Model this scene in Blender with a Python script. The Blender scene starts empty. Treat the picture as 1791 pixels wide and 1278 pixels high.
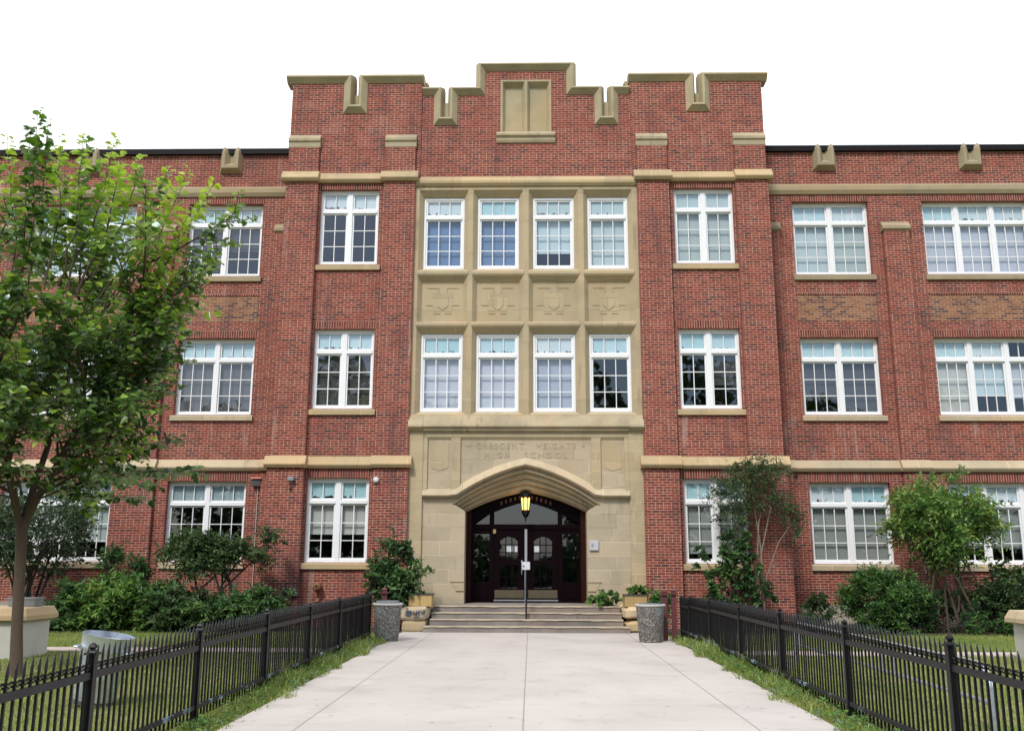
import bpy, math, random
import numpy as np
from mathutils import Vector, Matrix

random.seed(11)
RNG = np.random.default_rng(7)
C = bpy.context.scene.collection
SC = bpy.context.scene
R = math.radians

# ------------------------------------------------------------------ camera
F_PX, TILT, YAW, ROLL = 1636.5, R(11.960), R(-1.175), R(0.194)
cam_d = bpy.data.cameras.new('camera')
cam = bpy.data.objects.new('camera', cam_d)
C.objects.link(cam)
cam_d.sensor_fit = 'HORIZONTAL'
cam_d.sensor_width = 36.0
cam_d.lens = F_PX * 36.0 / 1791.0
cam_d.clip_start, cam_d.clip_end = 0.1, 3000.0
right0 = Vector((math.cos(YAW), -math.sin(YAW), 0))
fwd0 = Vector((math.sin(YAW), math.cos(YAW), 0))
fwd = fwd0 * math.cos(TILT) + Vector((0, 0, 1)) * math.sin(TILT)
up0 = -fwd0 * math.sin(TILT) + Vector((0, 0, 1)) * math.cos(TILT)
rt = right0 * math.cos(ROLL) + up0 * math.sin(ROLL)
up = -right0 * math.sin(ROLL) + up0 * math.cos(ROLL)
M = Matrix.Identity(4)
for i in range(3):
    M[i][0], M[i][1], M[i][2] = rt[i], up[i], -fwd[i]
M[0][3], M[1][3], M[2][3] = 0.147, -27.0, 1.72
cam.matrix_world = M
SC.camera = cam

# ------------------------------------------------------------------ node helper
class NT:
    def __init__(s, tree):
        s.t = tree; tree.nodes.clear()
    def n(s, kind, **kw):
        nd = s.t.nodes.new(kind)
        for k, v in kw.items(): setattr(nd, k, v)
        return nd
    def put(s, sock, v):
        if v is None: return
        if hasattr(v, 'is_output'): s.t.links.new(v, sock)
        elif isinstance(v, (tuple, list)):
            v = tuple(v)
            if len(sock.default_value) == 4 and len(v) == 3: v = v + (1,)
            sock.default_value = v
        else: sock.default_value = v
    def m(s, op, a, b=None, c=None, clamp=False):
        nd = s.n('ShaderNodeMath', operation=op, use_clamp=clamp)
        for i, v in enumerate((a, b, c)): s.put(nd.inputs[i], v)
        return nd.outputs[0]
    def mix(s, f, a, b, mode='MIX'):
        nd = s.n('ShaderNodeMix', data_type='RGBA', blend_type=mode, clamp_factor=True)
        s.put(nd.inputs[0], f); s.put(nd.inputs[6], a); s.put(nd.inputs[7], b)
        return nd.outputs[2]
    def mixf(s, f, a, b):
        nd = s.n('ShaderNodeMix', data_type='FLOAT', clamp_factor=True)
        s.put(nd.inputs[0], f); s.put(nd.inputs[2], a); s.put(nd.inputs[3], b)
        return nd.outputs[0]
    def noise(s, vec, scale, detail=3.0, rough=0.55, dim='3D'):
        nd = s.n('ShaderNodeTexNoise', noise_dimensions=dim)
        if vec is not None: s.put(nd.inputs['Vector'], vec)
        nd.inputs['Scale'].default_value = scale
        nd.inputs['Detail'].default_value = detail
        nd.inputs['Roughness'].default_value = rough
        return nd.outputs[0]
    def ramp(s, f, stops, interp='LINEAR'):
        nd = s.n('ShaderNodeValToRGB')
        cr = nd.color_ramp; cr.interpolation = interp
        while len(cr.elements) < len(stops): cr.elements.new(0.5)
        for e, (p, col) in zip(cr.elements, stops):
            e.position = p
            if not isinstance(col, (tuple, list)): col = (col, col, col)
            e.color = tuple(col[:3]) + (1,)
        s.put(nd.inputs[0], f)
        return nd.outputs[0]
    def step(s, f, lo, hi, a=0.0, b=1.0):
        nd = s.n('ShaderNodeMapRange', interpolation_type='SMOOTHSTEP')
        s.put(nd.inputs[0], f); s.put(nd.inputs[1], lo); s.put(nd.inputs[2], hi)
        s.put(nd.inputs[3], a); s.put(nd.inputs[4], b)
        return nd.outputs[0]
    def xyz(s, x, y, z):
        nd = s.n('ShaderNodeCombineXYZ')
        s.put(nd.inputs[0], x); s.put(nd.inputs[1], y); s.put(nd.inputs[2], z)
        return nd.outputs[0]
    def sep(s, v):
        nd = s.n('ShaderNodeSeparateXYZ'); s.put(nd.inputs[0], v)
        return nd.outputs
    def geo(s):
        return s.n('ShaderNodeNewGeometry')
    def pos(s):
        return s.geo().outputs['Position']
    def wn(s, vec, dim='3D'):
        nd = s.n('ShaderNodeTexWhiteNoise', noise_dimensions=dim)
        s.put(nd.inputs['Vector'], vec)
        return nd.outputs
    def vmul(s, v, k):
        nd = s.n('ShaderNodeVectorMath', operation='MULTIPLY')
        s.put(nd.inputs[0], v); s.put(nd.inputs[1], k)
        return nd.outputs[0]
    def bump(s, h, strength=0.3, dist=0.01):
        nd = s.n('ShaderNodeBump')
        nd.inputs['Strength'].default_value = strength
        nd.inputs['Distance'].default_value = dist
        s.put(nd.inputs['Height'], h)
        return nd.outputs[0]
    def princ(s, col, rough=0.8, metal=0.0, normal=None, spec=None):
        nd = s.n('ShaderNodeBsdfPrincipled')
        s.put(nd.inputs['Base Color'], col); s.put(nd.inputs['Roughness'], rough)
        s.put(nd.inputs['Metallic'], metal)
        if normal is not None: s.put(nd.inputs['Normal'], normal)
        if spec is not None: s.put(nd.inputs['Specular IOR Level'], spec)
        return nd
    def out(s, sh):
        o = s.n('ShaderNodeOutputMaterial')
        s.t.links.new(sh.outputs[0] if hasattr(sh, 'outputs') else sh, o.inputs[0])

# ------------------------------------------------------------------ world, sun, exposure
SUN_EL, SUN_AZ = R(47), R(203)          # azimuth from +Y clockwise: in front of the facade, a little to the left
world = bpy.data.worlds.new('World'); SC.world = world
world.use_nodes = True
w = NT(world.node_tree)
sky = w.n('ShaderNodeTexSky', sky_type='NISHITA', sun_disc=False)
sky.sun_elevation = SUN_EL; sky.sun_rotation = SUN_AZ
sky.air_density = 1.0; sky.dust_density = 1.5; sky.ozone_density = 1.0
dirv = w.n('ShaderNodeTexCoord').outputs['Generated']
dx, dy, dz = w.sep(dirv)
zz = w.m('ADD', w.m('MAXIMUM', dz, 0.0), 0.18)
cv = w.xyz(w.m('DIVIDE', dx, zz), w.m('DIVIDE', dy, zz), 0.0)
cn = w.noise(cv, 0.55, 6.0, 0.6)
# thick cloud over the school, thinner and broken towards the south
cover = w.m('ADD', cn, w.m('MULTIPLY', dy, 0.35))
cloud = w.step(cover, 0.30, 0.52)
ccol = w.mix(w.noise(cv, 1.3, 4.0), (10.0, 10.4, 11.2), (14.0, 14.2, 14.6))
skyc = w.mix(cloud, w.mix(0.25, sky.outputs[0], (3.0, 5.0, 8.5)), ccol)
bg = w.n('ShaderNodeBackground'); bg.inputs[1].default_value = 0.115
w.t.links.new(skyc, bg.inputs[0])
wo = w.n('ShaderNodeOutputWorld'); w.t.links.new(bg.outputs[0], wo.inputs[0])

sun_d = bpy.data.lights.new('sun', 'SUN')
sun_d.energy = 2.3; sun_d.angle = R(11); sun_d.color = (1.0, 0.96, 0.9)
sun = bpy.data.objects.new('sun', sun_d); C.objects.link(sun)
sv = Vector((math.sin(SUN_AZ) * math.cos(SUN_EL), math.cos(SUN_AZ) * math.cos(SUN_EL), math.sin(SUN_EL)))
sun.rotation_euler = sv.to_track_quat('Z', 'Y').to_euler()
sun.location = sv * 60

SC.view_settings.view_transform = 'Standard'
SC.view_settings.look = 'None'
SC.view_settings.exposure = 0.40
SC.view_settings.gamma = 1.0
SC.view_settings.use_curve_mapping = False
SC.render.engine = 'CYCLES'
SC.cycles.use_denoising = True
SC.cycles.max_bounces = 8
SC.cycles.transparent_max_bounces = 12
SC.cycles.caustics_reflective = False
SC.cycles.caustics_refractive = False

# ------------------------------------------------------------------ mesh helpers
class MB:
    def __init__(s): s.v = []; s.f = []
    def add(s, vs, fs):
        b = len(s.v); s.v.extend([tuple(p) for p in vs]); s.f.extend([tuple(i + b for i in f) for f in fs])
    def quad(s, a, b, c, d): s.add((a, b, c, d), ((0, 1, 2, 3),))
    def poly(s, pts): s.add(pts, (tuple(range(len(pts))),))
    def box(s, x0, x1, y0, y1, z0, z1, bev=0.0):
        if x0 > x1: x0, x1 = x1, x0
        if bev <= 0:
            vs = [(x, y, z) for z in (z0, z1) for y in (y0, y1) for x in (x0, x1)]
            s.add(vs, ((0, 2, 3, 1), (4, 5, 7, 6), (0, 1, 5, 4), (2, 6, 7, 3), (0, 4, 6, 2), (1, 3, 7, 5)))
        else:
            b = bev
            def ring(z, i): return [(x0 + i, y0 + i, z), (x1 - i, y0 + i, z), (x1 - i, y1 - i, z), (x0 + i, y1 - i, z)]
            rs = ring(z0, b) + ring(z0 + b, 0) + ring(z1 - b, 0) + ring(z1, b)
            # chamfer the vertical edges too
            def oct(z, i):
                c = b
                a0, a1, b0, b1 = x0 + i, x1 - i, y0 + i, y1 - i
                return [(a0 + c, b0, z), (a1 - c, b0, z), (a1, b0 + c, z), (a1, b1 - c, z), (a1 - c, b1, z), (a0 + c, b1, z), (a0, b1 - c, z), (a0, b0 + c, z)]
            rs = [oct(z0, b), oct(z0 + b, 0), oct(z1 - b, 0), oct(z1, b)]
            s.rings(rs, True)
    def rings(s, rs, cap=True):
        n = len(rs[0]); vs = [p for r in rs for p in r]; fs = []
        for k in range(len(rs) - 1):
            for i in range(n):
                j = (i + 1) % n
                fs.append((k * n + i, k * n + j, (k + 1) * n + j, (k + 1) * n + i))
        if cap:
            fs.append(tuple(range(n))[::-1]); fs.append(tuple(range((len(rs) - 1) * n, len(rs) * n)))
        s.add(vs, fs)
    def tube(s, path, rad, n=8, cap=True):
        P = [Vector(p) for p in path]
        if not isinstance(rad, (list, tuple)): rad = [rad] * len(P)
        rs = []; prev = None
        for i, p in enumerate(P):
            t = (P[min(i + 1, len(P) - 1)] - P[max(i - 1, 0)]).normalized()
            if prev is None:
                a = t.orthogonal().normalized()
            else:
                a = (prev - t * prev.dot(t))
                a = a.normalized() if a.length > 1e-6 else t.orthogonal().normalized()
            prev = a; b = t.cross(a)
            rs.append([tuple(p + (a * math.cos(q) + b * math.sin(q)) * rad[i]) for q in [2 * math.pi * k / n for k in range(n)]])
        s.rings(rs, cap)
    def lathe(s, prof, c=(0, 0, 0), n=24, cap=True):
        s.rings([[(c[0] + r * math.cos(2 * math.pi * k / n), c[1] + r * math.sin(2 * math.pi * k / n), c[2] + z) for k in range(n)] for r, z in prof], cap)
    def prism_x(s, prof, x0, x1):           # prof: closed (y, z) outline
        s.rings([[(x, y, z) for y, z in prof] for x in (x0, x1)], True)
    def prism_y(s, prof, y0, y1):           # prof: closed (x, z) outline
        s.rings([[(x, y, z) for x, z in prof] for y in (y0, y1)], True)
    def sweep(s, path, prof, peak=0.0):     # path in XZ, profile (offset along left normal, y), mitred
        n = len(path); seg = []
        for i in range(n - 1):
            dx, dz = path[i + 1][0] - path[i][0], path[i + 1][1] - path[i][1]
            L = math.hypot(dx, dz); seg.append((-dz / L, dx / L))
        rs = []
        for i in range(n):
            a = seg[max(i - 1, 0)]; b = seg[min(i, n - 2)]
            k = 1 + a[0] * b[0] + a[1] * b[1]
            mx, mz = (a[0] + b[0]) / k, (a[1] + b[1]) / k
            rs.append([(path[i][0] + d * mx, y, path[i][1] + d * mz) for d, y in prof])
        s.rings(rs, True)
    def wall(s, x0, x1, z0, z1, y, holes=(), depth=0.2, skip_top=()):
        """front face at y with rectangular holes (hx0,hx1,hz0,hz1) and their reveals going back by depth"""
        xs = sorted({x0, x1} | {min(max(h[i], x0), x1) for h in holes for i in (0, 1)})
        zs = sorted({z0, z1} | {min(max(h[i], z0), z1) for h in holes for i in (2, 3)})
        for i in range(len(xs) - 1):
            for j in range(len(zs) - 1):
                cx, cz = (xs[i] + xs[i + 1]) / 2, (zs[j] + zs[j + 1]) / 2
                if any(h[0] < cx < h[1] and h[2] < cz < h[3] for h in holes): continue
                s.quad((xs[i], y, zs[j]), (xs[i + 1], y, zs[j]), (xs[i + 1], y, zs[j + 1]), (xs[i], y, zs[j + 1]))
        for a, b, c, d in holes:
            Y = y + depth
            s.quad((a, y, c), (a, Y, c), (a, Y, d), (a, y, d)); s.quad((b, y, c), (b, y, d), (b, Y, d), (b, Y, c))
            if c > z0 + 1e-6: s.quad((a, y, c), (b, y, c), (b, Y, c), (a, Y, c))
            if d < z1 - 1e-6: s.quad((a, y, d), (a, Y, d), (b, Y, d), (b, y, d))

WL = {}      # world location of each empty / mesh origin
def link(o, parent=None, loc=(0, 0, 0)):
    C.objects.link(o)
    WL[o.name] = Vector(loc)
    if parent is not None:
        o.parent = parent
        o.location = Vector(loc) - WL[parent.name]
    else:
        o.location = loc
    return o
def tag(o, label, cat=None, group=None, kind=None):
    if label: o['label'] = label
    if cat: o['category'] = cat
    if group: o['group'] = group
    if kind: o['kind'] = kind
    return o
def thing(name, label, cat, loc=(0, 0, 0), group=None):
    return tag(link(bpy.data.objects.new(name, None), None, loc), label, cat, group)
def mesh_obj(name, verts, faces, mat, parent=None, loc=None, smooth=False):
    if loc is None: loc = WL[parent.name] if parent is not None else (0, 0, 0)
    L = Vector(loc)
    me = bpy.data.meshes.new(name)
    if L.length > 0: verts = [(v[0] - L[0], v[1] - L[1], v[2] - L[2]) for v in verts]
    me.from_pydata(verts, [], faces)
    if mat is not None: me.materials.append(mat)
    if smooth:
        me.polygons.foreach_set('use_smooth', [True] * len(me.polygons))
        try: me.set_sharp_from_angle(angle=R(35))
        except Exception: pass
    me.update()
    return link(bpy.data.objects.new(name, me), parent, loc)
def part(name, mb, mat, parent, label=None, smooth=False):
    o = mesh_obj(name, mb.v, mb.f, mat, parent, smooth=smooth)
    if label: o['label'] = label
    return o
def solo(name, mb, mat, loc, label, cat, group=None, kind=None, smooth=False):
    return tag(mesh_obj(name, mb.v, mb.f, mat, None, loc, smooth), label, cat, group, kind)
def dup(o, parent=None, loc=None):
    c = o.copy(); C.objects.link(c)
    if parent is not None: c.parent = parent
    if loc is not None: c.location = loc
    for ch in [q for q in bpy.data.objects if q.parent == o]: dup(ch, c)
    return c
# ------------------------------------------------------------------ materials
MAT = {}
def new_mat(name):
    m = bpy.data.materials.new(name); m.use_nodes = True; MAT[name] = m
    return NT(m.node_tree)

def wall_uv(t):
    g = t.geo(); px, py, pz = t.sep(g.outputs['Position']); nx, ny, nz = t.sep(g.outputs['True Normal'])
    side = t.m('GREATER_THAN', t.m('ABSOLUTE', nx), 0.7)
    flat = t.m('GREATER_THAN', t.m('ABSOLUTE', nz), 0.7)
    return t.mixf(side, px, py), t.mixf(flat, pz, py), g.outputs['Position'], pz

def brick_mat(name, palette, soldier=False, header=True, mortar=(0.54, 0.385, 0.28), pale=0.5):
    t = new_mat(name)
    u, v, P, pz = wall_uv(t)
    if soldier: u, v = t.m('ADD', v, 0.07), u
    h, wd, mo = 0.075, 0.224, 0.0116
    row = t.m('FLOOR', t.m('DIVIDE', v, h))
    if header and not soldier:
        ish = t.m('LESS_THAN', t.m('ABSOLUTE', t.m('SUBTRACT', t.m('FLOORED_MODULO', row, 6.0), 2.0)), 0.5)
        bw = t.mixf(ish, wd, wd / 2)
    else:
        bw = t.m('ADD', 0.0, wd)
    off = t.m('MULTIPLY', t.m('FLOORED_MODULO', row, 2.0), 0.0 if soldier else 0.5)
    uu = t.m('ADD', t.m('DIVIDE', u, bw), off)
    col = t.m('FLOOR', uu)
    fu = t.m('MULTIPLY', t.m('SUBTRACT', uu, col), bw)
    fv = t.m('MULTIPLY', t.m('FRACT', t.m('DIVIDE', v, h)), h)
    jit = t.m('MULTIPLY', t.m('SUBTRACT', t.noise(P, 9.0, 2.0), 0.5), 0.006)
    eu = t.m('MINIMUM', fu, t.m('SUBTRACT', bw, fu)); ev = t.m('MINIMUM', fv, t.m('SUBTRACT', h, fv))
    if soldier: eu = t.m('ADD', eu, 1.0)
    e = t.m('ADD', t.m('MINIMUM', eu, ev), jit)
    mort = t.step(e, mo * 0.35, mo * 0.75, 1.0, 0.0)
    rnd = t.wn(t.xyz(col, row, 3.0))[0]
    # kiln batches: neighbouring bricks drift together
    drift = t.noise(P, 0.7, 3.0, 0.6)
    f = t.m('ADD', t.m('MULTIPLY', rnd, 0.8), t.m('MULTIPLY', t.m('SUBTRACT', drift, 0.4), 0.7), clamp=True)
    bc = t.ramp(f, palette)
    bc = t.mix(t.m('MULTIPLY', t.noise(P, 45.0, 3.0), 0.45), bc, t.mix(0.6, bc, (0.10, 0.05, 0.045)))
    mc = t.mix(t.step(t.noise(P, 1.7, 4.0), 0.42, 0.62), mortar, tuple(c * 0.72 for c in mortar))
    cc = t.mix(t.m('MULTIPLY', mort, 0.88), bc, mc)
    # lime bloom and soot with shapes of their own
    bloom = t.m('MULTIPLY', t.step(t.noise(t.vmul(P, (0.9, 0.9, 1.6)), 0.8, 5.0, 0.62), 0.60, 0.80), pale)
    cc = t.mix(bloom, cc, (0.40, 0.24, 0.20))
    drip = t.m('MULTIPLY', t.m('MULTIPLY', t.step(t.noise(t.vmul(P, (5.0, 5.0, 0.45)), 1.0, 4.0, 0.6), 0.55, 0.72), t.step(t.noise(P, 0.45, 3.0), 0.46, 0.62)), pale * 0.9)
    cc = t.mix(drip, cc, (0.43, 0.31, 0.26))
    soot = t.m('MULTIPLY', t.step(t.noise(t.vmul(P, (1.6, 1.6, 0.35)), 0.9, 5.0, 0.6), 0.50, 0.76), 0.6)
    cc = t.mix(soot, cc, (0.085, 0.045, 0.045))
    hgt = t.m('SUBTRACT', t.m('MULTIPLY', t.noise(P, 60.0, 2.0), 0.25), mort)
    t.out(t.princ(cc, 0.88, normal=t.bump(hgt, 0.5, 0.008), spec=0.25))
RED = [(0.0, (0.075, 0.022, 0.025)), (0.14, (0.135, 0.030, 0.026)), (0.36, (0.200, 0.034, 0.025)), (0.62, (0.245, 0.044, 0.028)), (0.85, (0.29, 0.066, 0.042)), (1.0, (0.20, 0.055, 0.046))]
brick_mat('red_brick', RED)
brick_mat('soldier_brick', [(0.0, (0.10, 0.026, 0.025)), (0.5, (0.20, 0.040, 0.028)), (1.0, (0.28, 0.075, 0.05))], soldier=True)
brick_mat('tawny_brick', [(0.0, (0.05, 0.03, 0.035)), (0.24, (0.15, 0.065, 0.045)), (0.40, (0.23, 0.095, 0.048)), (0.75, (0.315, 0.145, 0.068)), (1.0, (0.27, 0.135, 0.075))], header=False, pale=0.2)

def stone_mat(name, base, dark, joints=None, stain=0.5, olive=0.0, warm=0.5):
    t = new_mat(name)
    u, v, P, pz = wall_uv(t)
    n1 = t.noise(P, 1.3, 5.0, 0.6); n2 = t.noise(P, 14.0, 4.0, 0.65)
    cc = t.mix(t.step(n1, 0.3, 0.7), base, dark)
    cc = t.mix(t.m('MULTIPLY', t.step(t.noise(P, 0.55, 2.0), 0.45, 0.7), warm), cc, (base[0] * 1.16, base[1] * 0.95, base[2] * 0.78))
    cc = t.mix(t.m('MULTIPLY', n2, 0.35), cc, tuple(c * 0.72 for c in base))
    hgt = t.m('MULTIPLY', n2, 0.5)
    if joints:
        bw, bh = joints
        row = t.m('FLOOR', t.m('DIVIDE', v, bh))
        uu = t.m('ADD', t.m('DIVIDE', u, bw), t.m('MULTIPLY', t.wn(t.xyz(row, 1.0, 0.0))[0], 0.9))
        col = t.m('FLOOR', uu)
        fu = t.m('MULTIPLY', t.m('FRACT', uu), bw); fv = t.m('MULTIPLY', t.m('FRACT', t.m('DIVIDE', v, bh)), bh)
        e = t.m('MINIMUM', t.m('MINIMUM', fu, t.m('SUBTRACT', bw, fu)), t.m('MINIMUM', fv, t.m('SUBTRACT', bh, fv)))
        tint = t.wn(t.xyz(col, row, 7.0))[0]
        cc = t.mix(t.m('MULTIPLY', tint, 0.6), cc, tuple(c * 0.80 for c in dark))
        cc = t.mix(t.m('MULTIPLY', t.m('GREATER_THAN', tint, 0.7), 0.35), cc, (base[0] * 1.2, base[1] * 1.15, base[2] * 1.1))
        jm = t.step(e, 0.003, 0.011, 1.0, 0.0)
        jc = t.mix(t.step(t.noise(P, 0.9, 2.0), 0.4, 0.6), (base[0] * 1.35, base[1] * 1.35, base[2] * 1.4), tuple(c * 0.62 for c in dark))
        cc = t.mix(t.m('MULTIPLY', jm, 0.75), cc, jc)
        hgt = t.m('SUBTRACT', hgt, jm)
    if olive > 0:
        cc = t.mix(t.m('MULTIPLY', t.step(t.noise(P, 2.2, 4.0), 0.35, 0.65), olive), cc, (0.22, 0.20, 0.085))
    drip = t.noise(t.vmul(P, (5.0, 5.0, 0.5)), 1.2, 5.0, 0.65)
    big = t.noise(t.vmul(P, (0.8, 0.8, 0.8)), 1.0, 3.0)
    st = t.m('MULTIPLY', t.m('MULTIPLY', t.step(drip, 0.5, 0.75), t.step(big, 0.45, 0.65)), stain)
    cc = t.mix(st, cc, (0.055, 0.048, 0.040))
    t.out(t.princ(cc, 0.86, normal=t.bump(hgt, 0.35, 0.01), spec=0.3))
stone_mat('sandstone', (0.49, 0.375, 0.215), (0.40, 0.31, 0.18), stain=0.55, joints=(1.45, 60.0))
stone_mat('stained_sandstone', (0.43, 0.355, 0.23), (0.28, 0.235, 0.155), stain=1.0)
stone_mat('mossy_sandstone', (0.43, 0.365, 0.235), (0.33, 0.28, 0.175), stain=0.45, olive=0.08)
stone_mat('pale_sandstone', (0.53, 0.435, 0.29), (0.41, 0.335, 0.225), stain=0.4, joints=(1.35, 60.0))
stone_mat('ashlar', (0.48, 0.40, 0.285), (0.385, 0.32, 0.22), joints=(0.92, 0.39), stain=0.5)
stone_mat('carved_sandstone', (0.46, 0.38, 0.24), (0.40, 0.325, 0.205), joints=(1.1, 0.29), stain=0.4)
stone_mat('mullion_sandstone', (0.475, 0.385, 0.245), (0.385, 0.31, 0.195), joints=(6.0, 0.92), stain=0.5)
stone_mat('wing_stone', (0.36, 0.295, 0.185), (0.285, 0.235, 0.15), stain=0.35)
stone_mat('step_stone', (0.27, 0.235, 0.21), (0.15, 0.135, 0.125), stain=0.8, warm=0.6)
stone_mat('concrete_plinth', (0.40, 0.36, 0.29), (0.30, 0.27, 0.22), stain=0.6, warm=0.1)
stone_mat('cast_concrete', (0.53, 0.52, 0.47), (0.45, 0.44, 0.40), stain=0.35, warm=0.05)
stone_mat('buff_cap_stone', (0.46, 0.36, 0.23), (0.40, 0.31, 0.19), stain=0.35)

def plain(name, col, rough=0.6, metal=0.0, var=0.25, scale=8.0, spec=None, bump=0.0, chips=None):
    t = new_mat(name); P = t.pos()
    n = t.noise(P, scale, 4.0)
    cc = t.mix(t.m('MULTIPLY', n, var * 2), col, tuple(c * 0.62 for c in col))
    if chips:
        ch = t.step(t.noise(P, 26.0, 4.0, 0.7), chips[0], chips[0] + 0.05)
        cc = t.mix(t.m('MULTIPLY', ch, 0.85), cc, chips[1])
    t.out(t.princ(cc, rough, metal, normal=t.bump(n, bump, 0.01) if bump else None, spec=spec))
plain('white_paint', (0.80, 0.80, 0.80), 0.5, var=0.10, scale=3.0, chips=(0.70, (0.42, 0.38, 0.34)))
plain('sill_white_paint', (0.78, 0.77, 0.75), 0.6, var=0.15, scale=5.0, chips=(0.56, (0.30, 0.25, 0.22)))
plain('dark_wood', (0.0055, 0.0016, 0.0026), 0.42, var=0.4, scale=5.0, spec=0.06)
plain('reddish_wood', (0.028, 0.008, 0.005), 0.45, var=0.4, scale=5.0, spec=0.1)
plain('dark_interior', (0.16, 0.155, 0.15), 0.9)
plain('black_steel', (0.0045, 0.0045, 0.0065), 0.42, var=0.3, spec=0.32)
plain('roof_flashing', (0.014, 0.011, 0.013), 0.6, spec=0.12)
plain('pale_flashing', (0.55, 0.56, 0.6), 0.4, metal=0.3)
plain('steel', (0.55, 0.55, 0.57), 0.35, metal=0.8, var=0.15)
plain('brass_plate', (0.19, 0.155, 0.10), 0.45, metal=0.85, var=0.4, scale=12)
plain('maroon_paint', (0.12, 0.030, 0.034), 0.5, var=0.3)
plain('red_paint', (0.35, 0.045, 0.02), 0.5)
plain('grey_plastic', (0.24, 0.26, 0.28), 0.5)
plain('pale_plastic', (0.68, 0.70, 0.74), 0.4)
plain('plaque_grey', (0.50, 0.50, 0.51), 0.5)
plain('rust', (0.24, 0.10, 0.045), 0.75, var=0.5, scale=14)
plain('dark_metal', (0.06, 0.065, 0.06), 0.6, var=0.5, scale=20)
plain('conduit', (0.48, 0.44, 0.38), 0.5)
plain('bark', (0.11, 0.075, 0.05), 0.9, var=0.6, scale=22, bump=0.6)
plain('dark_bark', (0.045, 0.035, 0.028), 0.9, var=0.6, scale=22, bump=0.5)
plain('pale_bark', (0.26, 0.22, 0.17), 0.9, var=0.4, scale=18)
plain('soil', (0.045, 0.035, 0.025), 0.95, var=0.6, scale=6)
plain('spray_paint', (0.035, 0.055, 0.10), 0.6, var=0.4, scale=12)
plain('paper', (0.72, 0.73, 0.74), 0.7, var=0.05)
plain('rubber', (0.012, 0.012, 0.012), 0.7)
plain('white_plastic', (0.75, 0.75, 0.75), 0.35, var=0.05)
plain('bike_paint', (0.02, 0.03, 0.06), 0.3)
plain('nosing_stone', (0.46, 0.385, 0.265), 0.85, var=0.45, scale=7)
plain('dull_gilt', (0.13, 0.085, 0.035), 0.6)
plain('ochre_wood', (0.40, 0.27, 0.11), 0.8, var=0.4, scale=8)

# painted planter boards with rust runs
t = new_mat('rusty_planter'); P = t.pos()
run = t.step(t.noise(t.vmul(P, (9.0, 9.0, 0.7)), 1.0, 4.0, 0.6), 0.48, 0.68)
cc = t.mix(run, (0.43, 0.30, 0.12), (0.26, 0.10, 0.03))
t.out(t.princ(cc, 0.75))

# fence rails: black paint, grey dust paled into a painted highlight, pale blue overspray low down
t = new_mat('fence_rail'); P = t.pos(); _, _, pz = t.sep(P)
dust_sheen = t.noise(P, 7.0, 4.0)
cc = t.mix(t.m('MULTIPLY', dust_sheen, 0.5), (0.007, 0.007, 0.009), (0.060, 0.055, 0.057))
sp = t.m('MULTIPLY', t.step(t.noise(P, 2.4, 5.0, 0.7), 0.53, 0.64), t.step(pz, 0.16, 0.34, 1.0, 0.0))
cc = t.mix(t.m('MULTIPLY', sp, 0.75), cc, (0.30, 0.42, 0.48))
t.out(t.princ(cc, 0.5, spec=0.25))

# galvanised steel with soft spangle
t = new_mat('galvanised_steel'); P = t.pos()
vo = t.n('ShaderNodeTexVoronoi'); vo.inputs['Scale'].default_value = 26.0; t.put(vo.inputs['Vector'], P)
cc = t.mix(t.m('MULTIPLY', t.sep(vo.outputs['Color'])[0], 0.5), (0.62, 0.67, 0.77), (0.33, 0.38, 0.47))
t.out(t.princ(cc, t.mixf(t.noise(P, 6.0), 0.2, 0.4), 0.75))

# exposed-aggregate concrete
t = new_mat('aggregate_concrete'); P = t.pos()
vo = t.n('ShaderNodeTexVoronoi'); vo.inputs['Scale'].default_value = 42.0; t.put(vo.inputs['Vector'], P)
r = t.sep(vo.outputs['Color'])[0]
cc = t.ramp(r, [(0.0, (0.03, 0.03, 0.03)), (0.4, (0.10, 0.09, 0.08)), (0.7, (0.22, 0.19, 0.17)), (1.0, (0.42, 0.38, 0.34))])
cc = t.mix(t.step(vo.outputs['Distance'], 0.45, 0.7), cc, (0.13, 0.125, 0.11))
sp = t.step(t.noise(P, 3.2, 4.0), 0.56, 0.68)
cc = t.mix(t.m('MULTIPLY', sp, 0.35), cc, (0.20, 0.27, 0.30))
t.out(t.princ(cc, 0.85, normal=t.bump(vo.outputs['Distance'], 0.6, 0.01)))

# pale broom-finished concrete slabs with tooled joints
t = new_mat('path_concrete'); P = t.pos(); px, py, pz = t.sep(P)
n1 = t.noise(P, 0.5, 4.0, 0.6); n2 = t.noise(P, 28.0, 4.0, 0.7)
cc = t.mix(t.step(n1, 0.3, 0.7), (0.465, 0.424, 0.388), (0.40, 0.362, 0.332))
wob = t.m('MULTIPLY', t.m('SUBTRACT', t.noise(P, 1.6, 2.0), 0.5), 0.02)
def line(x, at, hw): return t.step(t.m('ABSOLUTE', t.m('ADD', t.m('SUBTRACT', x, at), wob)), hw * 0.5, hw, 1.0, 0.0)
jl = t.m('MAXIMUM', t.m('MAXIMUM', line(px, 0.06, 0.012), line(px, -2.36, 0.014)), line(px, 2.58, 0.014))
inner = t.m('LESS_THAN', t.m('ABSOLUTE', t.m('SUBTRACT', px, 0.11)), 2.46)
per = t.mixf(inner, 1.66, 3.32)
fy = t.m('MULTIPLY', t.m('FRACT', t.m('DIVIDE', t.m('ADD', py, 40.0 + 1.20), per)), per)
cy = t.m('MULTIPLY', t.step(t.m('MINIMUM', fy, t.m('SUBTRACT', per, fy)), 0.005, 0.012, 1.0, 0.0), 0.28)
slab = t.wn(t.xyz(t.m('FLOOR', t.m('DIVIDE', t.m('ADD', py, 41.2), per)), inner, t.m('GREATER_THAN', px, 0.06)))[0]
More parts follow.
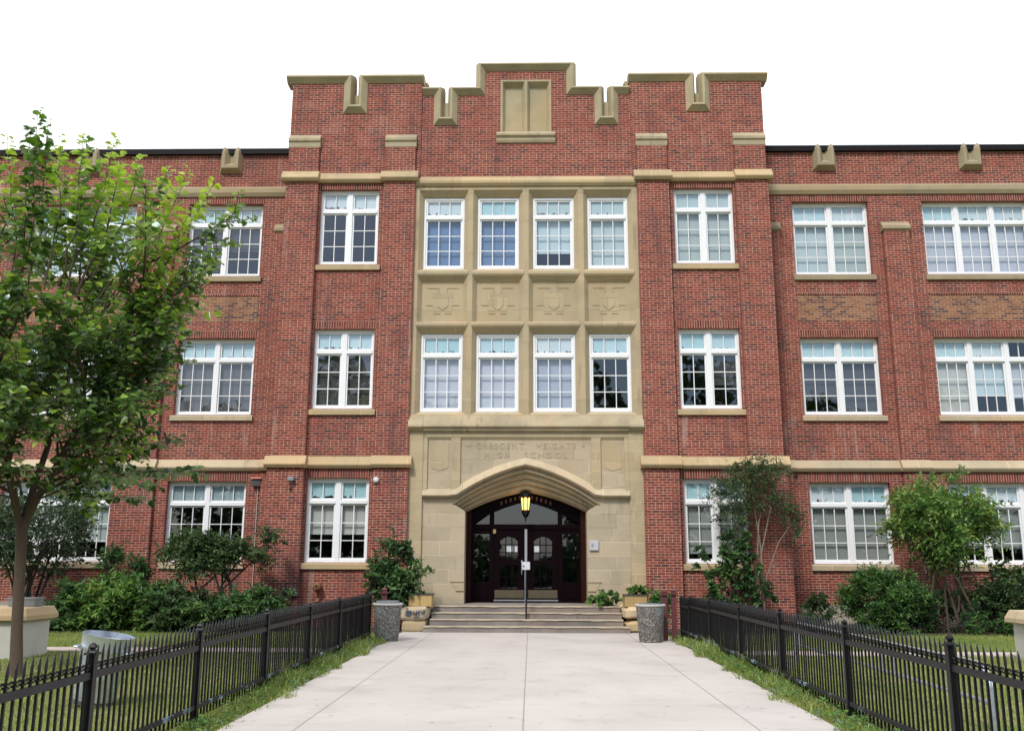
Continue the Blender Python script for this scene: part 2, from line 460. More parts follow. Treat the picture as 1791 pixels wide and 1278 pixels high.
cc = t.mix(t.m('MULTIPLY', slab, 0.25), cc, (0.44, 0.42, 0.41))
cc = t.mix(t.m('MULTIPLY', n2, 0.25), cc, (0.38, 0.35, 0.34))
sp = t.step(t.noise(P, 5.5, 2.0, 0.3), 0.74, 0.77)
cc = t.mix(t.m('MULTIPLY', sp, 0.5), cc, (0.20, 0.18, 0.17))
st = t.m('MULTIPLY', t.step(t.noise(P, 1.1, 5.0, 0.65), 0.48, 0.75), 0.48)
cc = t.mix(st, cc, (0.29, 0.255, 0.23))
gum = t.step(t.noise(P, 9.0, 1.0, 0.2), 0.765, 0.78); cc = t.mix(t.m('MULTIPLY', gum, 0.55), cc, (0.12, 0.11, 0.10))
cc = t.mix(t.m('MAXIMUM', t.m('MULTIPLY', jl, 0.6), cy), cc, (0.16, 0.14, 0.125))
t.out(t.princ(cc, 0.9, normal=t.bump(t.m('SUBTRACT', t.m('MULTIPLY', n2, 0.3), jl), 0.25, 0.008), spec=0.2))

# pinkish unit pavers
t = new_mat('pink_pavers'); P = t.pos(); px, py, pz = t.sep(P)
r = t.wn(t.xyz(t.m('FLOOR', t.m('DIVIDE', px, 0.2)), t.m('FLOOR', t.m('DIVIDE', py, 0.1)), 1.0))[0]
cc = t.mix(r, (0.50, 0.42, 0.38), (0.40, 0.33, 0.30))
cc = t.mix(t.m('MULTIPLY', t.noise(P, 3.0, 4.0), 0.4), cc, (0.30, 0.26, 0.22))
t.out(t.princ(cc, 0.9))

# lawn soil sheet and blades
t = new_mat('lawn_ground'); P = t.pos()
cc = t.mix(t.step(t.noise(P, 0.6, 5.0, 0.65), 0.35, 0.65), (0.15, 0.20, 0.05), (0.28, 0.25, 0.11))
cc = t.mix(t.m('MULTIPLY', t.noise(P, 35.0, 3.0), 0.6), cc, (0.04, 0.06, 0.015))
t.out(t.princ(cc, 0.95, spec=0.1))

def leaf_mat(name, stops, transl=0.35, gloss=0.12):
    t = new_mat(name)
    at = t.n('ShaderNodeAttribute', attribute_name='tone')
    cc = t.ramp(at.outputs['Fac'], stops)
    d = t.n('ShaderNodeBsdfDiffuse'); t.put(d.inputs[0], cc)
    tr = t.n('ShaderNodeBsdfTranslucent'); t.put(tr.inputs[0], t.mix(0.5, cc, t.mix(1.0, cc, (1.3, 1.5, 0.5), 'MULTIPLY')))
    g = t.n('ShaderNodeBsdfGlossy'); g.inputs['Roughness'].default_value = 0.42; t.put(g.inputs[0], (0.8, 0.9, 0.9))
    m1 = t.n('ShaderNodeMixShader'); m1.inputs[0].default_value = transl
    t.t.links.new(d.outputs[0], m1.inputs[1]); t.t.links.new(tr.outputs[0], m1.inputs[2])
    fr = t.n('ShaderNodeFresnel'); fr.inputs[0].default_value = 1.4
    m2 = t.n('ShaderNodeMixShader'); t.put(m2.inputs[0], t.m('MULTIPLY', fr.outputs[0], gloss * 5, clamp=True))
    t.t.links.new(m1.outputs[0], m2.inputs[1]); t.t.links.new(g.outputs[0], m2.inputs[2])
    t.out(m2)
leaf_mat('linden_leaf', [(0.0, (0.016, 0.040, 0.010)), (0.35, (0.045, 0.100, 0.018)), (0.60, (0.110, 0.210, 0.028)), (0.82, (0.27, 0.42, 0.045)), (1.0, (0.46, 0.58, 0.07))], 0.46)
leaf_mat('dark_leaf', [(0.0, (0.016, 0.035, 0.012)), (0.5, (0.047, 0.088, 0.027)), (1.0, (0.099, 0.151, 0.042))], 0.25)
leaf_mat('grey_leaf', [(0.0, (0.027, 0.038, 0.018)), (0.5, (0.074, 0.101, 0.046)), (0.85, (0.149, 0.189, 0.079)), (1.0, (0.256, 0.198, 0.125))], 0.25)
leaf_mat('fresh_leaf', [(0.0, (0.022, 0.063, 0.015)), (0.5, (0.070, 0.161, 0.030)), (0.85, (0.154, 0.294, 0.048)), (1.0, (0.284, 0.343, 0.080))], 0.35)
leaf_mat('sumac_leaf', [(0.0, (0.019, 0.054, 0.017)), (0.5, (0.057, 0.128, 0.034)), (1.0, (0.116, 0.198, 0.042))], 0.3)
leaf_mat('grass_blade', [(0.0, (0.075, 0.125, 0.026)), (0.4, (0.165, 0.235, 0.050)), (0.75, (0.30, 0.33, 0.090)), (1.0, (0.48, 0.42, 0.20))], 0.35, 0.04)

# window glass: old single panes, slightly wavy
t = new_mat('window_glass'); P = t.pos()
tr = t.n('ShaderNodeBsdfTransparent'); t.put(tr.inputs[0], (0.88, 0.91, 0.92))
g = t.n('ShaderNodeBsdfGlossy'); g.inputs['Roughness'].default_value = 0.015; t.put(g.inputs[0], (0.92, 0.96, 1.0))
nb = t.bump(t.noise(P, 1.3, 1.0, 0.3), 0.035, 0.05); t.put(g.inputs['Normal'], nb)
lw = t.n('ShaderNodeLayerWeight'); lw.inputs['Blend'].default_value = 0.5
fr = t.m('ADD', 0.105, t.m('MULTIPLY', t.m('POWER', lw.outputs['Facing'], 5.0), 0.85), clamp=True)
mx = t.n('ShaderNodeMixShader'); t.put(mx.inputs[0], fr)
t.t.links.new(tr.outputs[0], mx.inputs[1]); t.t.links.new(g.outputs[0], mx.inputs[2]); t.out(mx)

# roller / slat blinds, tinted by the object's own colour
t = new_mat('blind_fabric'); P = t.pos(); px, py, pz = t.sep(P)
oc = t.n('ShaderNodeObjectInfo').outputs['Color']
sl = t.m('FRACT', t.m('DIVIDE', pz, 0.05))
cc = t.mix(t.m('MULTIPLY', t.step(sl, 0.0, 0.25, 1.0, 0.0), 0.25), oc, t.mix(0.5, oc, (0.05, 0.05, 0.05)))
cc = t.mix(t.m('MULTIPLY', t.noise(P, 1.5, 2.0), 0.3), cc, t.mix(0.35, cc, (0.1, 0.1, 0.12)))
d = t.n('ShaderNodeBsdfDiffuse'); t.put(d.inputs[0], cc); t.out(d)

# peeling film on the transom lights: colour = object colour, tear = alpha
t = new_mat('transom_film'); P = t.pos(); px, py, pz = t.sep(P)
oi = t.n('ShaderNodeObjectInfo'); gen = t.sep(t.n('ShaderNodeTexCoord').outputs['Generated'])
pane = t.wn(t.xyz(t.m('FLOOR', t.m('DIVIDE', px, 0.33)), oi.outputs['Random'], 0.0))[0]
cc = t.mix(t.m('MULTIPLY', pane, 0.45), oi.outputs['Color'], (0.42, 0.62, 0.66))
cc = t.mix(t.m('MULTIPLY', t.noise(P, 4.0, 3.0), 0.3), cc, t.mix(0.4, cc, (0.3, 0.4, 0.45)))
nn = t.noise(t.vmul(P, (1.0, 1.0, 0.8)), 7.0, 5.0, 0.7)
low = t.step(gen[2], 0.0, 0.45, 0.26, 0.0)
tear = t.step(t.m('ADD', t.m('ADD', nn, low), t.m('MULTIPLY', t.m('SUBTRACT', oi.outputs['Alpha'], 0.5), 0.5)), 0.70, 0.725)
d = t.n('ShaderNodeBsdfDiffuse'); t.put(d.inputs[0], cc)
trp = t.n('ShaderNodeBsdfTransparent')
mx = t.n('ShaderNodeMixShader'); t.put(mx.inputs[0], tear)
t.t.links.new(d.outputs[0], mx.inputs[1]); t.t.links.new(trp.outputs[0], mx.inputs[2]); t.out(mx)

# lit lantern glass
t = new_mat('lit_glass'); P = t.pos(); px, py, pz = t.sep(P)
e = t.n('ShaderNodeEmission'); e.inputs[0].default_value = (1.0, 0.46, 0.13, 1); e.inputs[1].default_value = 2.4; t.out(e)
def M_(n): return MAT[n]
# ------------------------------------------------------------------ ground
def sheet(name, x0, x1, y0, y1, z, mat, n=1):
    mb = MB(); mb.quad((x0, y0, z), (x1, y0, z), (x1, y1, z), (x0, y1, z))
    return solo(name, mb, mat, (0, 0, 0), None, None, kind='structure')
sheet('lawn', -700, 700, -700, 700, -0.03, MAT['lawn_ground'])
pb = MB()
pb.box(-3.16, 3.46, -60.0, -2.0, -0.20, 0.0)
solo('concrete_path', pb, MAT['path_concrete'], (0, 0, 0), None, None, kind='structure')
pb = MB(); pb.box(-26, -3.95, -7.65, -6.75, -0.2, -0.012); pb.box(4.15, 26, -7.75, -6.85, -0.2, -0.012)
solo('paver_path', pb, MAT['pink_pavers'], (0, 0, 0), None, None, kind='structure')
pb = MB(); pb.box(-22, -3.3, -2.3, 1.5, -0.2, -0.008); pb.box(3.2, 22, -2.1, 1.5, -0.2, -0.008)
solo('planting_soil', pb, MAT['soil'], (0, 0, 0), None, None, kind='structure')

# ------------------------------------------------------------------ the school
SCH = thing('school_building', 'three storey red brick school with tan stone entrance bay and battlemented central tower', 'school', (0, 0, 0))
YT, YW, YC = 0.15, 1.30, 0.20           # brick planes: towers, wings, centre gable
FT, FW, FC = 0.28, 1.47, 0.31           # window frame fronts
ROW = [(1.747, 4.139), (6.177, 8.593), (10.626, 13.043)]
BASE = -0.05

def window(x0, x1, z0, z1, yf, lights, cols, films, blinds, mull=0.14, sill=None, lintel=None, sill_mat='sandstone'):
    """films: per light (r,g,b,tear) or None; blinds: per light (r,g,b,fraction) or None"""
    f = MB(); d0, d1 = yf, yf + 0.12
    zt = z1 - 0.283 * (z1 - z0)
    f.box(x0, x0 + 0.065, d0, d1, z0, z1); f.box(x1 - 0.065, x1, d0, d1, z0, z1)
    f.box(x0 + 0.065, x1 - 0.065, d0, d1, z1 - 0.075, z1)
    f.box(x0 + 0.065, x1 - 0.065, d0 - 0.03, d1, z0, z0 + 0.065)
    w = (x1 - x0 - 0.13 - mull * (lights - 1)) / lights
    sash = MB(); glass = MB(); lx = []
    for k in range(lights):
        a = x0 + 0.065 + k * (w + mull); b = a + w; lx.append((a, b))
        if k: f.box(a - mull, a, d0 - 0.012, d1, z0 + 0.065, z1 - 0.075)
        f.box(a, b, d0 - 0.02, d1, zt - 0.045, zt + 0.045)
        for (za, zb, rows) in ((zt + 0.045, z1 - 0.075, 1), (z0 + 0.065, zt - 0.045, 3)):
            s0, s1 = yf + 0.03, yf + 0.075
            st = 0.05
            sash.box(a, a + st, s0, s1, za, zb); sash.box(b - st, b, s0, s1, za, zb)
            sash.box(a + st, b - st, s0, s1, zb - st, zb); sash.box(a + st, b - st, s0, s1, za, za + st + 0.015)
            for c in range(1, cols):
                x = a + st + (b - a - 2 * st) * c / cols
                sash.box(x - 0.012, x + 0.012, s0 + 0.006, s1, za + st, zb - st)
            for r in range(1, rows):
                z = za + st + (zb - za - 2 * st) * r / rows
                sash.box(a + st, b - st, s0 + 0.009, s1 - 0.003, z - 0.012, z + 0.012)
            glass.quad((a + 0.02, yf + 0.062, za + 0.02), (b - 0.02, yf + 0.062, za + 0.02), (b - 0.02, yf + 0.062, zb - 0.02), (a + 0.02, yf + 0.062, zb - 0.02))
    W = part('window', f, MAT['white_paint'], SCH)
    part('sash', sash, MAT['white_paint'], W)
    part('glass', glass, MAT['window_glass'], W)
    for (a, b), fl in zip(lx, films):
        if fl:
            m = MB(); m.quad((a + 0.03, yf + 0.09, zt + 0.06), (b - 0.03, yf + 0.09, zt + 0.06), (b - 0.03, yf + 0.09, z1 - 0.09), (a + 0.03, yf + 0.09, z1 - 0.09))
            o = part('transom_film', m, MAT['transom_film'], W); o.color = fl
    for (a, b), bl in zip(lx, blinds):
        if bl:
            zb = zt - 0.05 - (zt - z0 - 0.1) * bl[3]
            m = MB(); m.box(a + 0.012, b - 0.012, yf + 0.17, yf + 0.176, zb, zt + 0.03)
            m.box(a + 0.012, b - 0.012, yf + 0.160, yf + 0.182, zb - 0.035, zb)
            o = part('blind', m, MAT['blind_fabric'], W); o.color = bl[:3] + (1,)
    if sill:
        ov, ys, dep = sill
        m = MB()
        m.prism_x([(ys + 0.16, z0 - 0.005), (ys + 0.02, z0 - 0.005), (ys - 0.075, z0 - 0.055), (ys - 0.075, z0 - 0.19), (ys + 0.16, z0 - 0.19)], x0 - ov, x1 + ov)
        part('sill', m, MAT[sill_mat], W)
        # painted sub-sill on the stone
        m = MB(); m.prism_x([(yf + 0.1, z0 - 0.004), (yf + 0.1, z0 + 0.012), (yf - 0.05, z0 + 0.012), (yf - 0.05, z0 - 0.004)], x0 + 0.01, x1 - 0.01)
        part('drip_board', m, MAT['sill_white_paint'], W)
    if lintel:
        la, lb, yl, zh = lintel
        m = MB(); m.box(la, lb, yl - 0.006, yl + 0.02, z1 + 0.004, zh)
        part('lintel', m, MAT['soldier_brick'], W)
    return W

# film and blind colours
FB = (0.62, 0.80, 0.84); FWH = (0.80, 0.84, 0.86); FA = (0.50, 0.74, 0.77); FG = (0.36, 0.42, 0.43)
def fl(c, tear): return c + (tear,)
LAV = (0.62, 0.63, 0.70); PALE = (0.60, 0.68, 0.68); WARM = (0.62, 0.61, 0.57); GREY = (0.34, 0.36, 0.33); DARK = (0.085, 0.08, 0.078); BROWN = (0.14, 0.125, 0.12)
GREEN = (0.52, 0.58, 0.54); SKYB = (0.62, 0.74, 0.78)
WX = (4.534, 6.353)                      # tower windows
VX = (8.468, 10.875)                     # first wing windows
UX = (12.57, 15.93)                      # three-light wing windows
# state of every window, as seen: side -1 / +1, storey 0..2
T_STATE = {(-1, 2): ([fl(FWH, .56), fl(FWH, .42)], [None, None]), (1, 2): ([fl(PALE, .44), fl(PALE, .40)], [GREEN + (1,), GREEN + (1,)]),
           (-1, 1): ([fl(FB, .45), fl(FB, .40)], [DARK + (1,), DARK + (1,)]), (1, 1): ([fl(FA, .42), fl(FB, .44)], [None, DARK + (.55,)]),
           (-1, 0): ([fl(FA, .60), fl(FA, .44)], [WARM + (.52,), WARM + (.52,)]), (1, 0): ([fl(FA, .48), fl(FA, .46)], [GREY + (.84,), GREY + (.84,)])}
V_STATE = {(-1, 2): ([fl(FB, .36), fl(FWH, .46)], [DARK + (.8,), DARK + (.45,)]), (1, 2): ([fl(FB, .36), fl(FWH, .44)], [PALE + (.95,), GREEN + (.95,)]),
           (-1, 1): ([fl(FB, .36), fl(FB, .42)], [BROWN + (1,), BROWN + (1,)]), (1, 1): ([fl(FB, .38), fl(FB, .36)], [DARK + (.7,), DARK + (1,)]),
           (-1, 0): ([fl(FG, .34), fl(FG, .34)], [None, None]), (1, 0): ([fl(FWH, .47), fl(FA, .46)], [GREY + (1,), GREY + (1,)])}
U_STATE = {(-1, 2): ([fl(FB, .36)] * 3, [SKYB + (1,)] * 3), (1, 2): ([fl(FB, .36), fl(FWH, .53), fl(FWH, .50)], [LAV + (1,)] * 3),
           (-1, 1): ([fl(FB, .4)] * 3, [None, SKYB + (.5,), None]), (1, 1): ([fl(FB, .36), fl(FWH, .42), None], [WARM + (1,), SKYB + (.62,), LAV + (.66,)]),
           (-1, 0): ([fl(FG, .36)] * 3, [GREEN + (.65,)] * 3), (1, 0): ([fl(FA, .5), fl(FWH, .5), fl(FWH, .4)], [GREY + (.72,)] * 3)}

# ---- towers
for s in (-1, 1):
    mir = lambda a, b: (a, b) if s > 0 else (-b, -a)
    wx = mir(*WX); nx = mir(5.115, 5.675)
    mb = MB()
    x0, x1 = mir(3.28, 7.41)
    holes = [(wx[0], wx[1], z0, z1) for z0, z1 in ROW] + [(nx[0], nx[1], 15.72, 16.70)]
    mb.wall(x0, x1, BASE, 16.70, YT, holes, 0.2)
    xo = 7.41 * s; xi = 3.28 * s
    mb.quad((xo, YT, BASE), (xo, 7.0, BASE), (xo, 7.0, 16.70), (xo, YT, 16.70))
    mb.quad((xi, YT, 13.4), (xi, 7.0, 13.4), (xi, 7.0, 16.70), (xi, YT, 16.70))
    # inside of the parapet
    for a, b in (mir(3.28, 5.115), mir(5.675, 7.41)):
        mb.quad((a, YT + 0.4, 14.4), (b, YT + 0.4, 14.4), (b, YT + 0.4, 16.70), (a, YT + 0.4, 16.70))
    part('brick_wall', mb, MAT['red_brick'], SCH)
    # buttresses, each in three diminishing stages
    for ax, bx, ox in ((3.41, 4.385, 0), (6.42, 7.42, 1)):
        mb = MB(); a, b = mir(ax, bx)
        lo = (ax - (0 if ox else .02), bx + (.07 if ox else .02))
        a2, b2 = mir(*lo); mb.box(a2, b2, -0.05, YT + (0.6 if ox else 0.05), BASE, 4.5)
        mb.box(a, b, 0.0, YT + (0.5 if ox else 0.05), 4.6, 13.30)
        a, b = mir(ax + .03, bx - .03)
        mb.box(a, b, 0.05, YT + 0.02, 13.4, 14.55)
        B = part('buttress', mb, MAT['red_brick'], SCH)
        mb = MB(); a, b = mir(ax + .0, bx - .0)
        mb.prism_x([(YT + 0.05, 14.93), (0.03, 14.74), (0.0, 14.70), (0.0, 14.62), (0.042, 14.58), (0.042, 14.42), (YT + 0.05, 14.42)], a, b)
        part('cap_stone', mb, MAT['stained_sandstone'], B)
    # string courses break forward over the buttresses
    def strcourse(zt, zb, ya, mat, xs_in, proj=0.15, wall_y=YT):
        mb = MB(); zn = zb + (zt - zb) * 0.27
        for a, b, y in xs_in:
            a, b = mir(a, b)
            mb.prism_x([(wall_y + 0.04, zt), (y - 0.004, zt), (y - proj, zn + .01), (y - proj + 0.005, zn - .02), (y - proj + 0.06, zb), (wall_y + 0.04, zb)], a, b)
        return part('string_course', mb, MAT[mat], SCH)
    strcourse(4.77, 4.42, 0, 'sandstone', [(3.30, 4.47, -0.05), (4.47, 6.36, YT), (6.36, 7.56, -0.05)])
    strcourse(13.59, 13.25, 0, 'sandstone', [(3.32, 4.47, 0.0), (4.47, 6.40, YT), (6.40, 7.54, 0.0)])
    # coping dips into the embrasure
    cop = [(0, YT), (0.0, YT - 0.015), (0.17, YT - 0.17), (0.235, YT - 0.15), (0.33, YT + 0.16), (0.33, YT + 0.42), (0, YT + 0.42)]
    xa, xb = mir(3.25, 7.43); na, nb = mir(5.02, 5.77)
    mb = MB()
    xs0, xs1 = (xa - 0.02, xb + 0.16) if s > 0 else (xa - 0.16, xb + 0.02)
    mb.sweep([(xs0, 16.625), (na, 16.625), (na, 15.595), (nb, 15.595), (nb, 16.625), (xs1, 16.625)], cop)
    cxm = (na + nb) / 2
    mb.box(cxm - 0.10, cxm + 0.10, YT + 0.12, YT + 0.40, 15.68, 16.28)
    # return along the outer flank and the inner flank
    for xe, sg in ((7.43 * s, s), (3.27 * s, -s)):
        mb.prism_y([(xe, 16.68), (xe + sg * 0.15, 16.80), (xe + sg * 0.12, 16.88), (xe - sg * 0.3, 16.925), (xe - sg * 0.3, 16.68)], YT + 0.43, 7.0)
    part('coping', mb, MAT['mossy_sandstone'], SCH)
    for k, (z0, z1) in enumerate(ROW):
        fs, bs = T_STATE[(s, k)]
        window(wx[0], wx[1], z0, z1, FT, 2, 2, fs, bs, mull=0.15, sill=(0.10, YT, 0), lintel=(wx[0] - .06, wx[1] + .06, YT, (4.42, 8.82, 13.25)[k]),
               sill_mat='sandstone')

# ---- centre gable above the stone bay
mb = MB()
NB = 2.53
holes = [(-0.80, 0.80, 14.94, 16.74)] + [(c - 0.28, c + 0.28, 15.33, 16.31) for c in (-NB, NB)]
mb.wall(-3.30, 3.30, 13.3, 16.31, YC, [(a, b, c, min(d, 16.31)) for a, b, c, d in holes], 0.24)
mb.wall(-1.30, 1.30, 16.31, 17.14, YC, [(-0.80, 0.80, 16.31, 16.74)], 0.24)
for a, b, z in ((-3.3, -2.81, 16.31), (-2.25, -1.3, 16.31), (-1.3, 1.3, 17.14), (1.3, 2.25, 16.31), (2.81, 3.3, 16.31)):
    mb.quad((a, YC + .4, 14), (b, YC + .4, 14), (b, YC + .4, z), (a, YC + .4, z))
part('brick_wall', mb, MAT['red_brick'], SCH)
cop = [(0, YC), (0.0, YC - 0.015), (0.16, YC - 0.17), (0.215, YC - 0.15), (0.32, YC + 0.16), (0.32, YC + 0.42), (0, YC + 0.42)]
mb = MB(); z1, z2, zn = 16.225, 17.055, 15.195
mb.sweep([(-3.26, z1), (-NB - .37, z1), (-NB - .37, zn), (-NB + .37, zn), (-NB + .37, z1), (-1.28, z1), (-1.28, z2), (1.28, z2), (1.28, z1),
          (NB - .37, z1), (NB - .37, zn), (NB + .37, zn), (NB + .37, z1), (3.26, z1)], cop)
for c in (-NB, NB): mb.box(c - .10, c + .10, YC + .12, YC + .40, zn + .1, 16.03)
part('coping', mb, MAT['mossy_sandstone'], SCH)
# blind two-light panel
mb = MB()
ox0, ox1, oz0, oz1 = -0.80, 0.80, 14.90, 16.74
def splay_opening(mb, outer, inner, yo, yi):
    o = [(outer[0], yo, outer[2]), (outer[1], yo, outer[2]), (outer[1], yo, outer[3]), (outer[0], yo, outer[3])]
    n = [(inner[0], yi, inner[2]), (inner[1], yi, inner[2]), (inner[1], yi, inner[3]), (inner[0], yi, inner[3])]
    for i in range(4):
        j = (i + 1) % 4; mb.quad(o[i], o[j], n[j], n[i])
y = YC - 0.02
ops = [(-0.735, -0.045, 14.97, 16.68), (0.045, 0.735, 14.97, 16.68)]
mb.wall(ox0, ox1, oz0, oz1, y, [(a, b, c, d) for a, b, c, d in ops], 0.0)
for a, b, c, d in ops:
    inn = (a + 0.085, b - 0.085, c + 0.03, d - 0.13)
    splay_opening(mb, (a, b, c, d), inn, y, y + 0.17)
    mb.quad((inn[0], y + .17, inn[2]), (inn[1], y + .17, inn[2]), (inn[1], y + .17, inn[3]), (inn[0], y + .17, inn[3]))
mb.box(ox0 - .001, ox0 + .02, y + .002, YC + .1, oz0, oz1); mb.box(ox1 - .02, ox1 + .001, y + .002, YC + .1, oz0, oz1)
BP = part('blind_panel', mb, MAT['mossy_sandstone'], SCH)
mb = MB(); mb.prism_x([(YC + .02, 14.96), (YC - .06, 14.94), (YC - .13, 14.86), (YC - .13, 14.80), (YC - .07, 14.74), (YC - .07, 14.66), (YC - .04, 14.59), (YC + .02, 14.59)], -0.92, 0.92)
part('sill', mb, MAT['stained_sandstone'], BP)

# ---- stone bay
mb = MB(); YB, YP = 0.10, 0.29
CX = [(-3.145, -1.895), (-1.485, -0.215), (0.215, 1.475), (1.890, 3.130)]
BR = [('w', 10.50, 12.81), ('p', 8.83, 10.06), ('w', 6.10, 8.465)]
outer = []; 
for xa, xb in CX:
    outer.append(((xa - .13, xb + .13, 10.40, 13.0), (xa, xb, 10.50, 12.81), YP))
    outer.append(((xa - .13, xb + .13, 8.79, 10.24), (xa, xb, 8.83, 10.06), YP - 0.02))
    outer.append(((xa - .13, xb + .13, 6.00, 8.64), (xa, xb, 6.10, 8.465), YP))
mb.wall(-3.41, 3.41, 5.6, 13.2, YB, [o[0] for o in outer], 0.0)
for o, i, yi in outer:
    splay_opening(mb, o, i, YB, yi)
    if yi < YP:
        mb.quad((i[0], yi, i[2]), (i[1], yi, i[2]), (i[1], yi, i[3]), (i[0], yi, i[3]))
BAY = part('stone_bay', mb, MAT['mullion_sandstone'], SCH)
# proud noses of the sills and transoms, one run each
for z0, z1 in ((10.24, 10.40), (8.64, 8.79)):
    mb = MB()
    for (o, i, yi) in outer[::3]:
        mb.prism_x([(YB + .1, z1 + .012), (YB - .003, z1 + .006), (YB - .035, z1 - .03), (YB - .035, z0 + .05), (YB - .004, z0 - .004), (YB + .1, z0 - .004)], o[0] - .012, o[1] + .012)
    part('sill', mb, MAT['mullion_sandstone'], SCH)
# shield reliefs
for xa, xb in CX:
    c = (xa + xb) / 2; y = YP - 0.02
    sh = [(c - .17, 9.62), (c + .17, 9.62), (c + .17, 9.36), (c + .10, 9.27), (c, 9.21), (c - .10, 9.27), (c - .17, 9.36)]
    mb = MB()
    mb.prism_y([(x, z) for x, z in sh[::-1]], y - 0.024, y + .01)
    mb.prism_y([(c - .30, 9.17), (c + .30, 9.17), (c + .30, 9.74), (c - .30, 9.74)], y - .008, y + .01)
    for sx in (-1, 1):
        for (a, b, z) in ((.11, .47, 9.90), (.27, .50, 9.36), (.07, .27, 9.10)):
            xx0, xx1 = sorted((c + sx * a, c + sx * b)); mb.box(xx0, xx1, y - .016, y + .01, z - .011, z + .011)
        xx0, xx1 = sorted((c + sx * .11, c + sx * .135)); mb.box(xx0, xx1, y - .015, y + .01, 9.74, 9.885)
    part('shield_relief', mb, MAT['carved_sandstone'], SCH)
# windows of the bay
C_ST = {2: [(fl(FWH, .56), (.15, .25, .42, 1)), (fl(FA, .42), (.17, .26, .42, 1)), (fl(PALE, .60), SKYB + (.66,)), (fl(PALE, .43), PALE + (1,))],
        1: [(fl(FA, .50), LAV + (.98,)), (fl(FB, .49), LAV + (1,)), (fl(FWH, .44), (.47, .51, .60, 1)), (fl(FB, .38), None)]}
for k, (z0, z1) in ((2, (10.50, 12.81)), (1, (6.10, 8.465))):
    for (xa, xb), (f_, b_) in zip(CX, C_ST[k]):
        window(xa, xb, z0, z1, FC, 1, 3, [f_], [b_])
# string over the bay
mb = MB(); mb.prism_x([(YC + .05, 13.47), (YC - .01, 13.47), (YB - .10, 13.27), (YB - .10, 13.19), (YB - .04, 13.11), (YC + .05, 13.11)], -3.40, 3.40)
part('string_course', mb, MAT['sandstone'], SCH)

# ---- portal
YF = 0.10
def arch_z(x, hw, zs, rise, a=0.45):
    q = 1 - min(abs(x) / hw, 1.0)
    return zs + rise * (a * q + (1 - a) * (1 - (1 - q) ** 2))
OUT_ = dict(hw=2.11, zs=3.42, rise=0.98); INN = dict(hw=1.76, zs=3.20, rise=0.585)
def arch_pts(hw, zs, rise, n=28):
    return [(-hw + 2 * hw * k / n, arch_z(-hw + 2 * hw * k / n, hw, zs, rise)) for k in range(n + 1)]
mb = MB(); FL = 0.62; ztop = 5.60; YR = YF + 0.06
n = 28
for k in range(n):
    xa, xb = -2.11 + 4.22 * k / n, -2.11 + 4.22 * (k + 1) / n
    mb.quad((xa, YR, arch_z(xa, **OUT_)), (xb, YR, arch_z(xb, **OUT_)), (xb, YR, ztop), (xa, YR, ztop))
for sx in (-1, 1):
    pts = [(1.75, 0.0), (2.11, 0.0), (2.11, 3.42), (1.75, 3.19)]
    mb.poly([(sx * x, YR, z) for x, z in pts])
    mb.poly([(sx * x, YR, z) for x, z in ((2.11, 0), (3.42, 0), (3.42, ztop), (2.11, ztop))])
    mb.quad((sx * 1.75, YR, 0), (sx * 1.75, 0.80, 0), (sx * 1.75, 0.80, 3.19), (sx * 1.75, YR, 3.19))
    mb.quad((sx * 1.75, YR, 3.19), (sx * 2.11, YR, 3.42), (sx * 2.0, 0.80, 3.40), (sx * 1.75, 0.80, 3.19))
PORTAL = part('stone_portal', mb, MAT['ashlar'], SCH)
# outer strips, head rail and stiles stand proud
mb = MB()
for sx in (-1, 1):
    a, b = sorted((sx * 2.99, sx * 3.425)); mb.box(a, b, YF - .02, YR + .02, 0.0, 5.50)
    a, b = sorted((sx * 2.115, sx * 1.815))
    zb = 3.62
    mb.prism_y([(sx * 2.17, 3.62), (sx * 1.90, 3.86), (sx * 1.90, 5.32), (sx * 2.17, 5.32)] if sx > 0 else [(sx * 1.90, 3.86), (sx * 2.17, 3.62), (sx * 2.17, 5.32), (sx * 1.90, 5.32)], YF, YR + .02)
    a, b = sorted((sx * 2.86, sx * 2.988)); mb.box(a, b, YF, YR + .02, 3.62, 5.32)
mb.prism_x([(YR + .02, 5.50), (YF, 5.50), (YF, 5.34), (YR - .002, 5.25), (YR + .02, 5.25)], -2.988, 2.988)
part('portal_frame', mb, MAT['carved_sandstone'], SCH)
# blank shields in the side panels
for sx in (-1, 1):
    c = sx * 2.515; sh = [(c - .27, 5.20), (c + .27, 5.20), (c + .27, 4.50), (c + .22, 4.42), (c, 4.36), (c - .22, 4.42), (c - .27, 4.50)]
    mb = MB(); mb.prism_y(sh[::-1], YR - .013, YR + .01)
    part('shield_relief', mb, MAT['mullion_sandstone'], SCH)
# ledge over the portal
mb = MB()
mb.prism_x([(YB + .05, 5.98), (YB - .004, 5.98), (YB - .16, 5.67), (YB - .17, 5.62), (YB - .10, 5.555), (YB - .10, 5.52), (YB - .03, 5.47), (YB + .05, 5.47)], -3.0, 3.0)
for sx in (-1, 1):
    a, b = sorted((sx * 3.0, sx * 3.43))
    mb.prism_x([(YB + .05, 5.98), (YB - .006, 5.98), (YB - .19, 5.67), (YB - .20, 5.61), (YB - .12, 5.54), (YB - .05, 5.49), (YB + .05, 5.49)], a, b)
part('ledge', mb, MAT['stained_sandstone'], SCH)
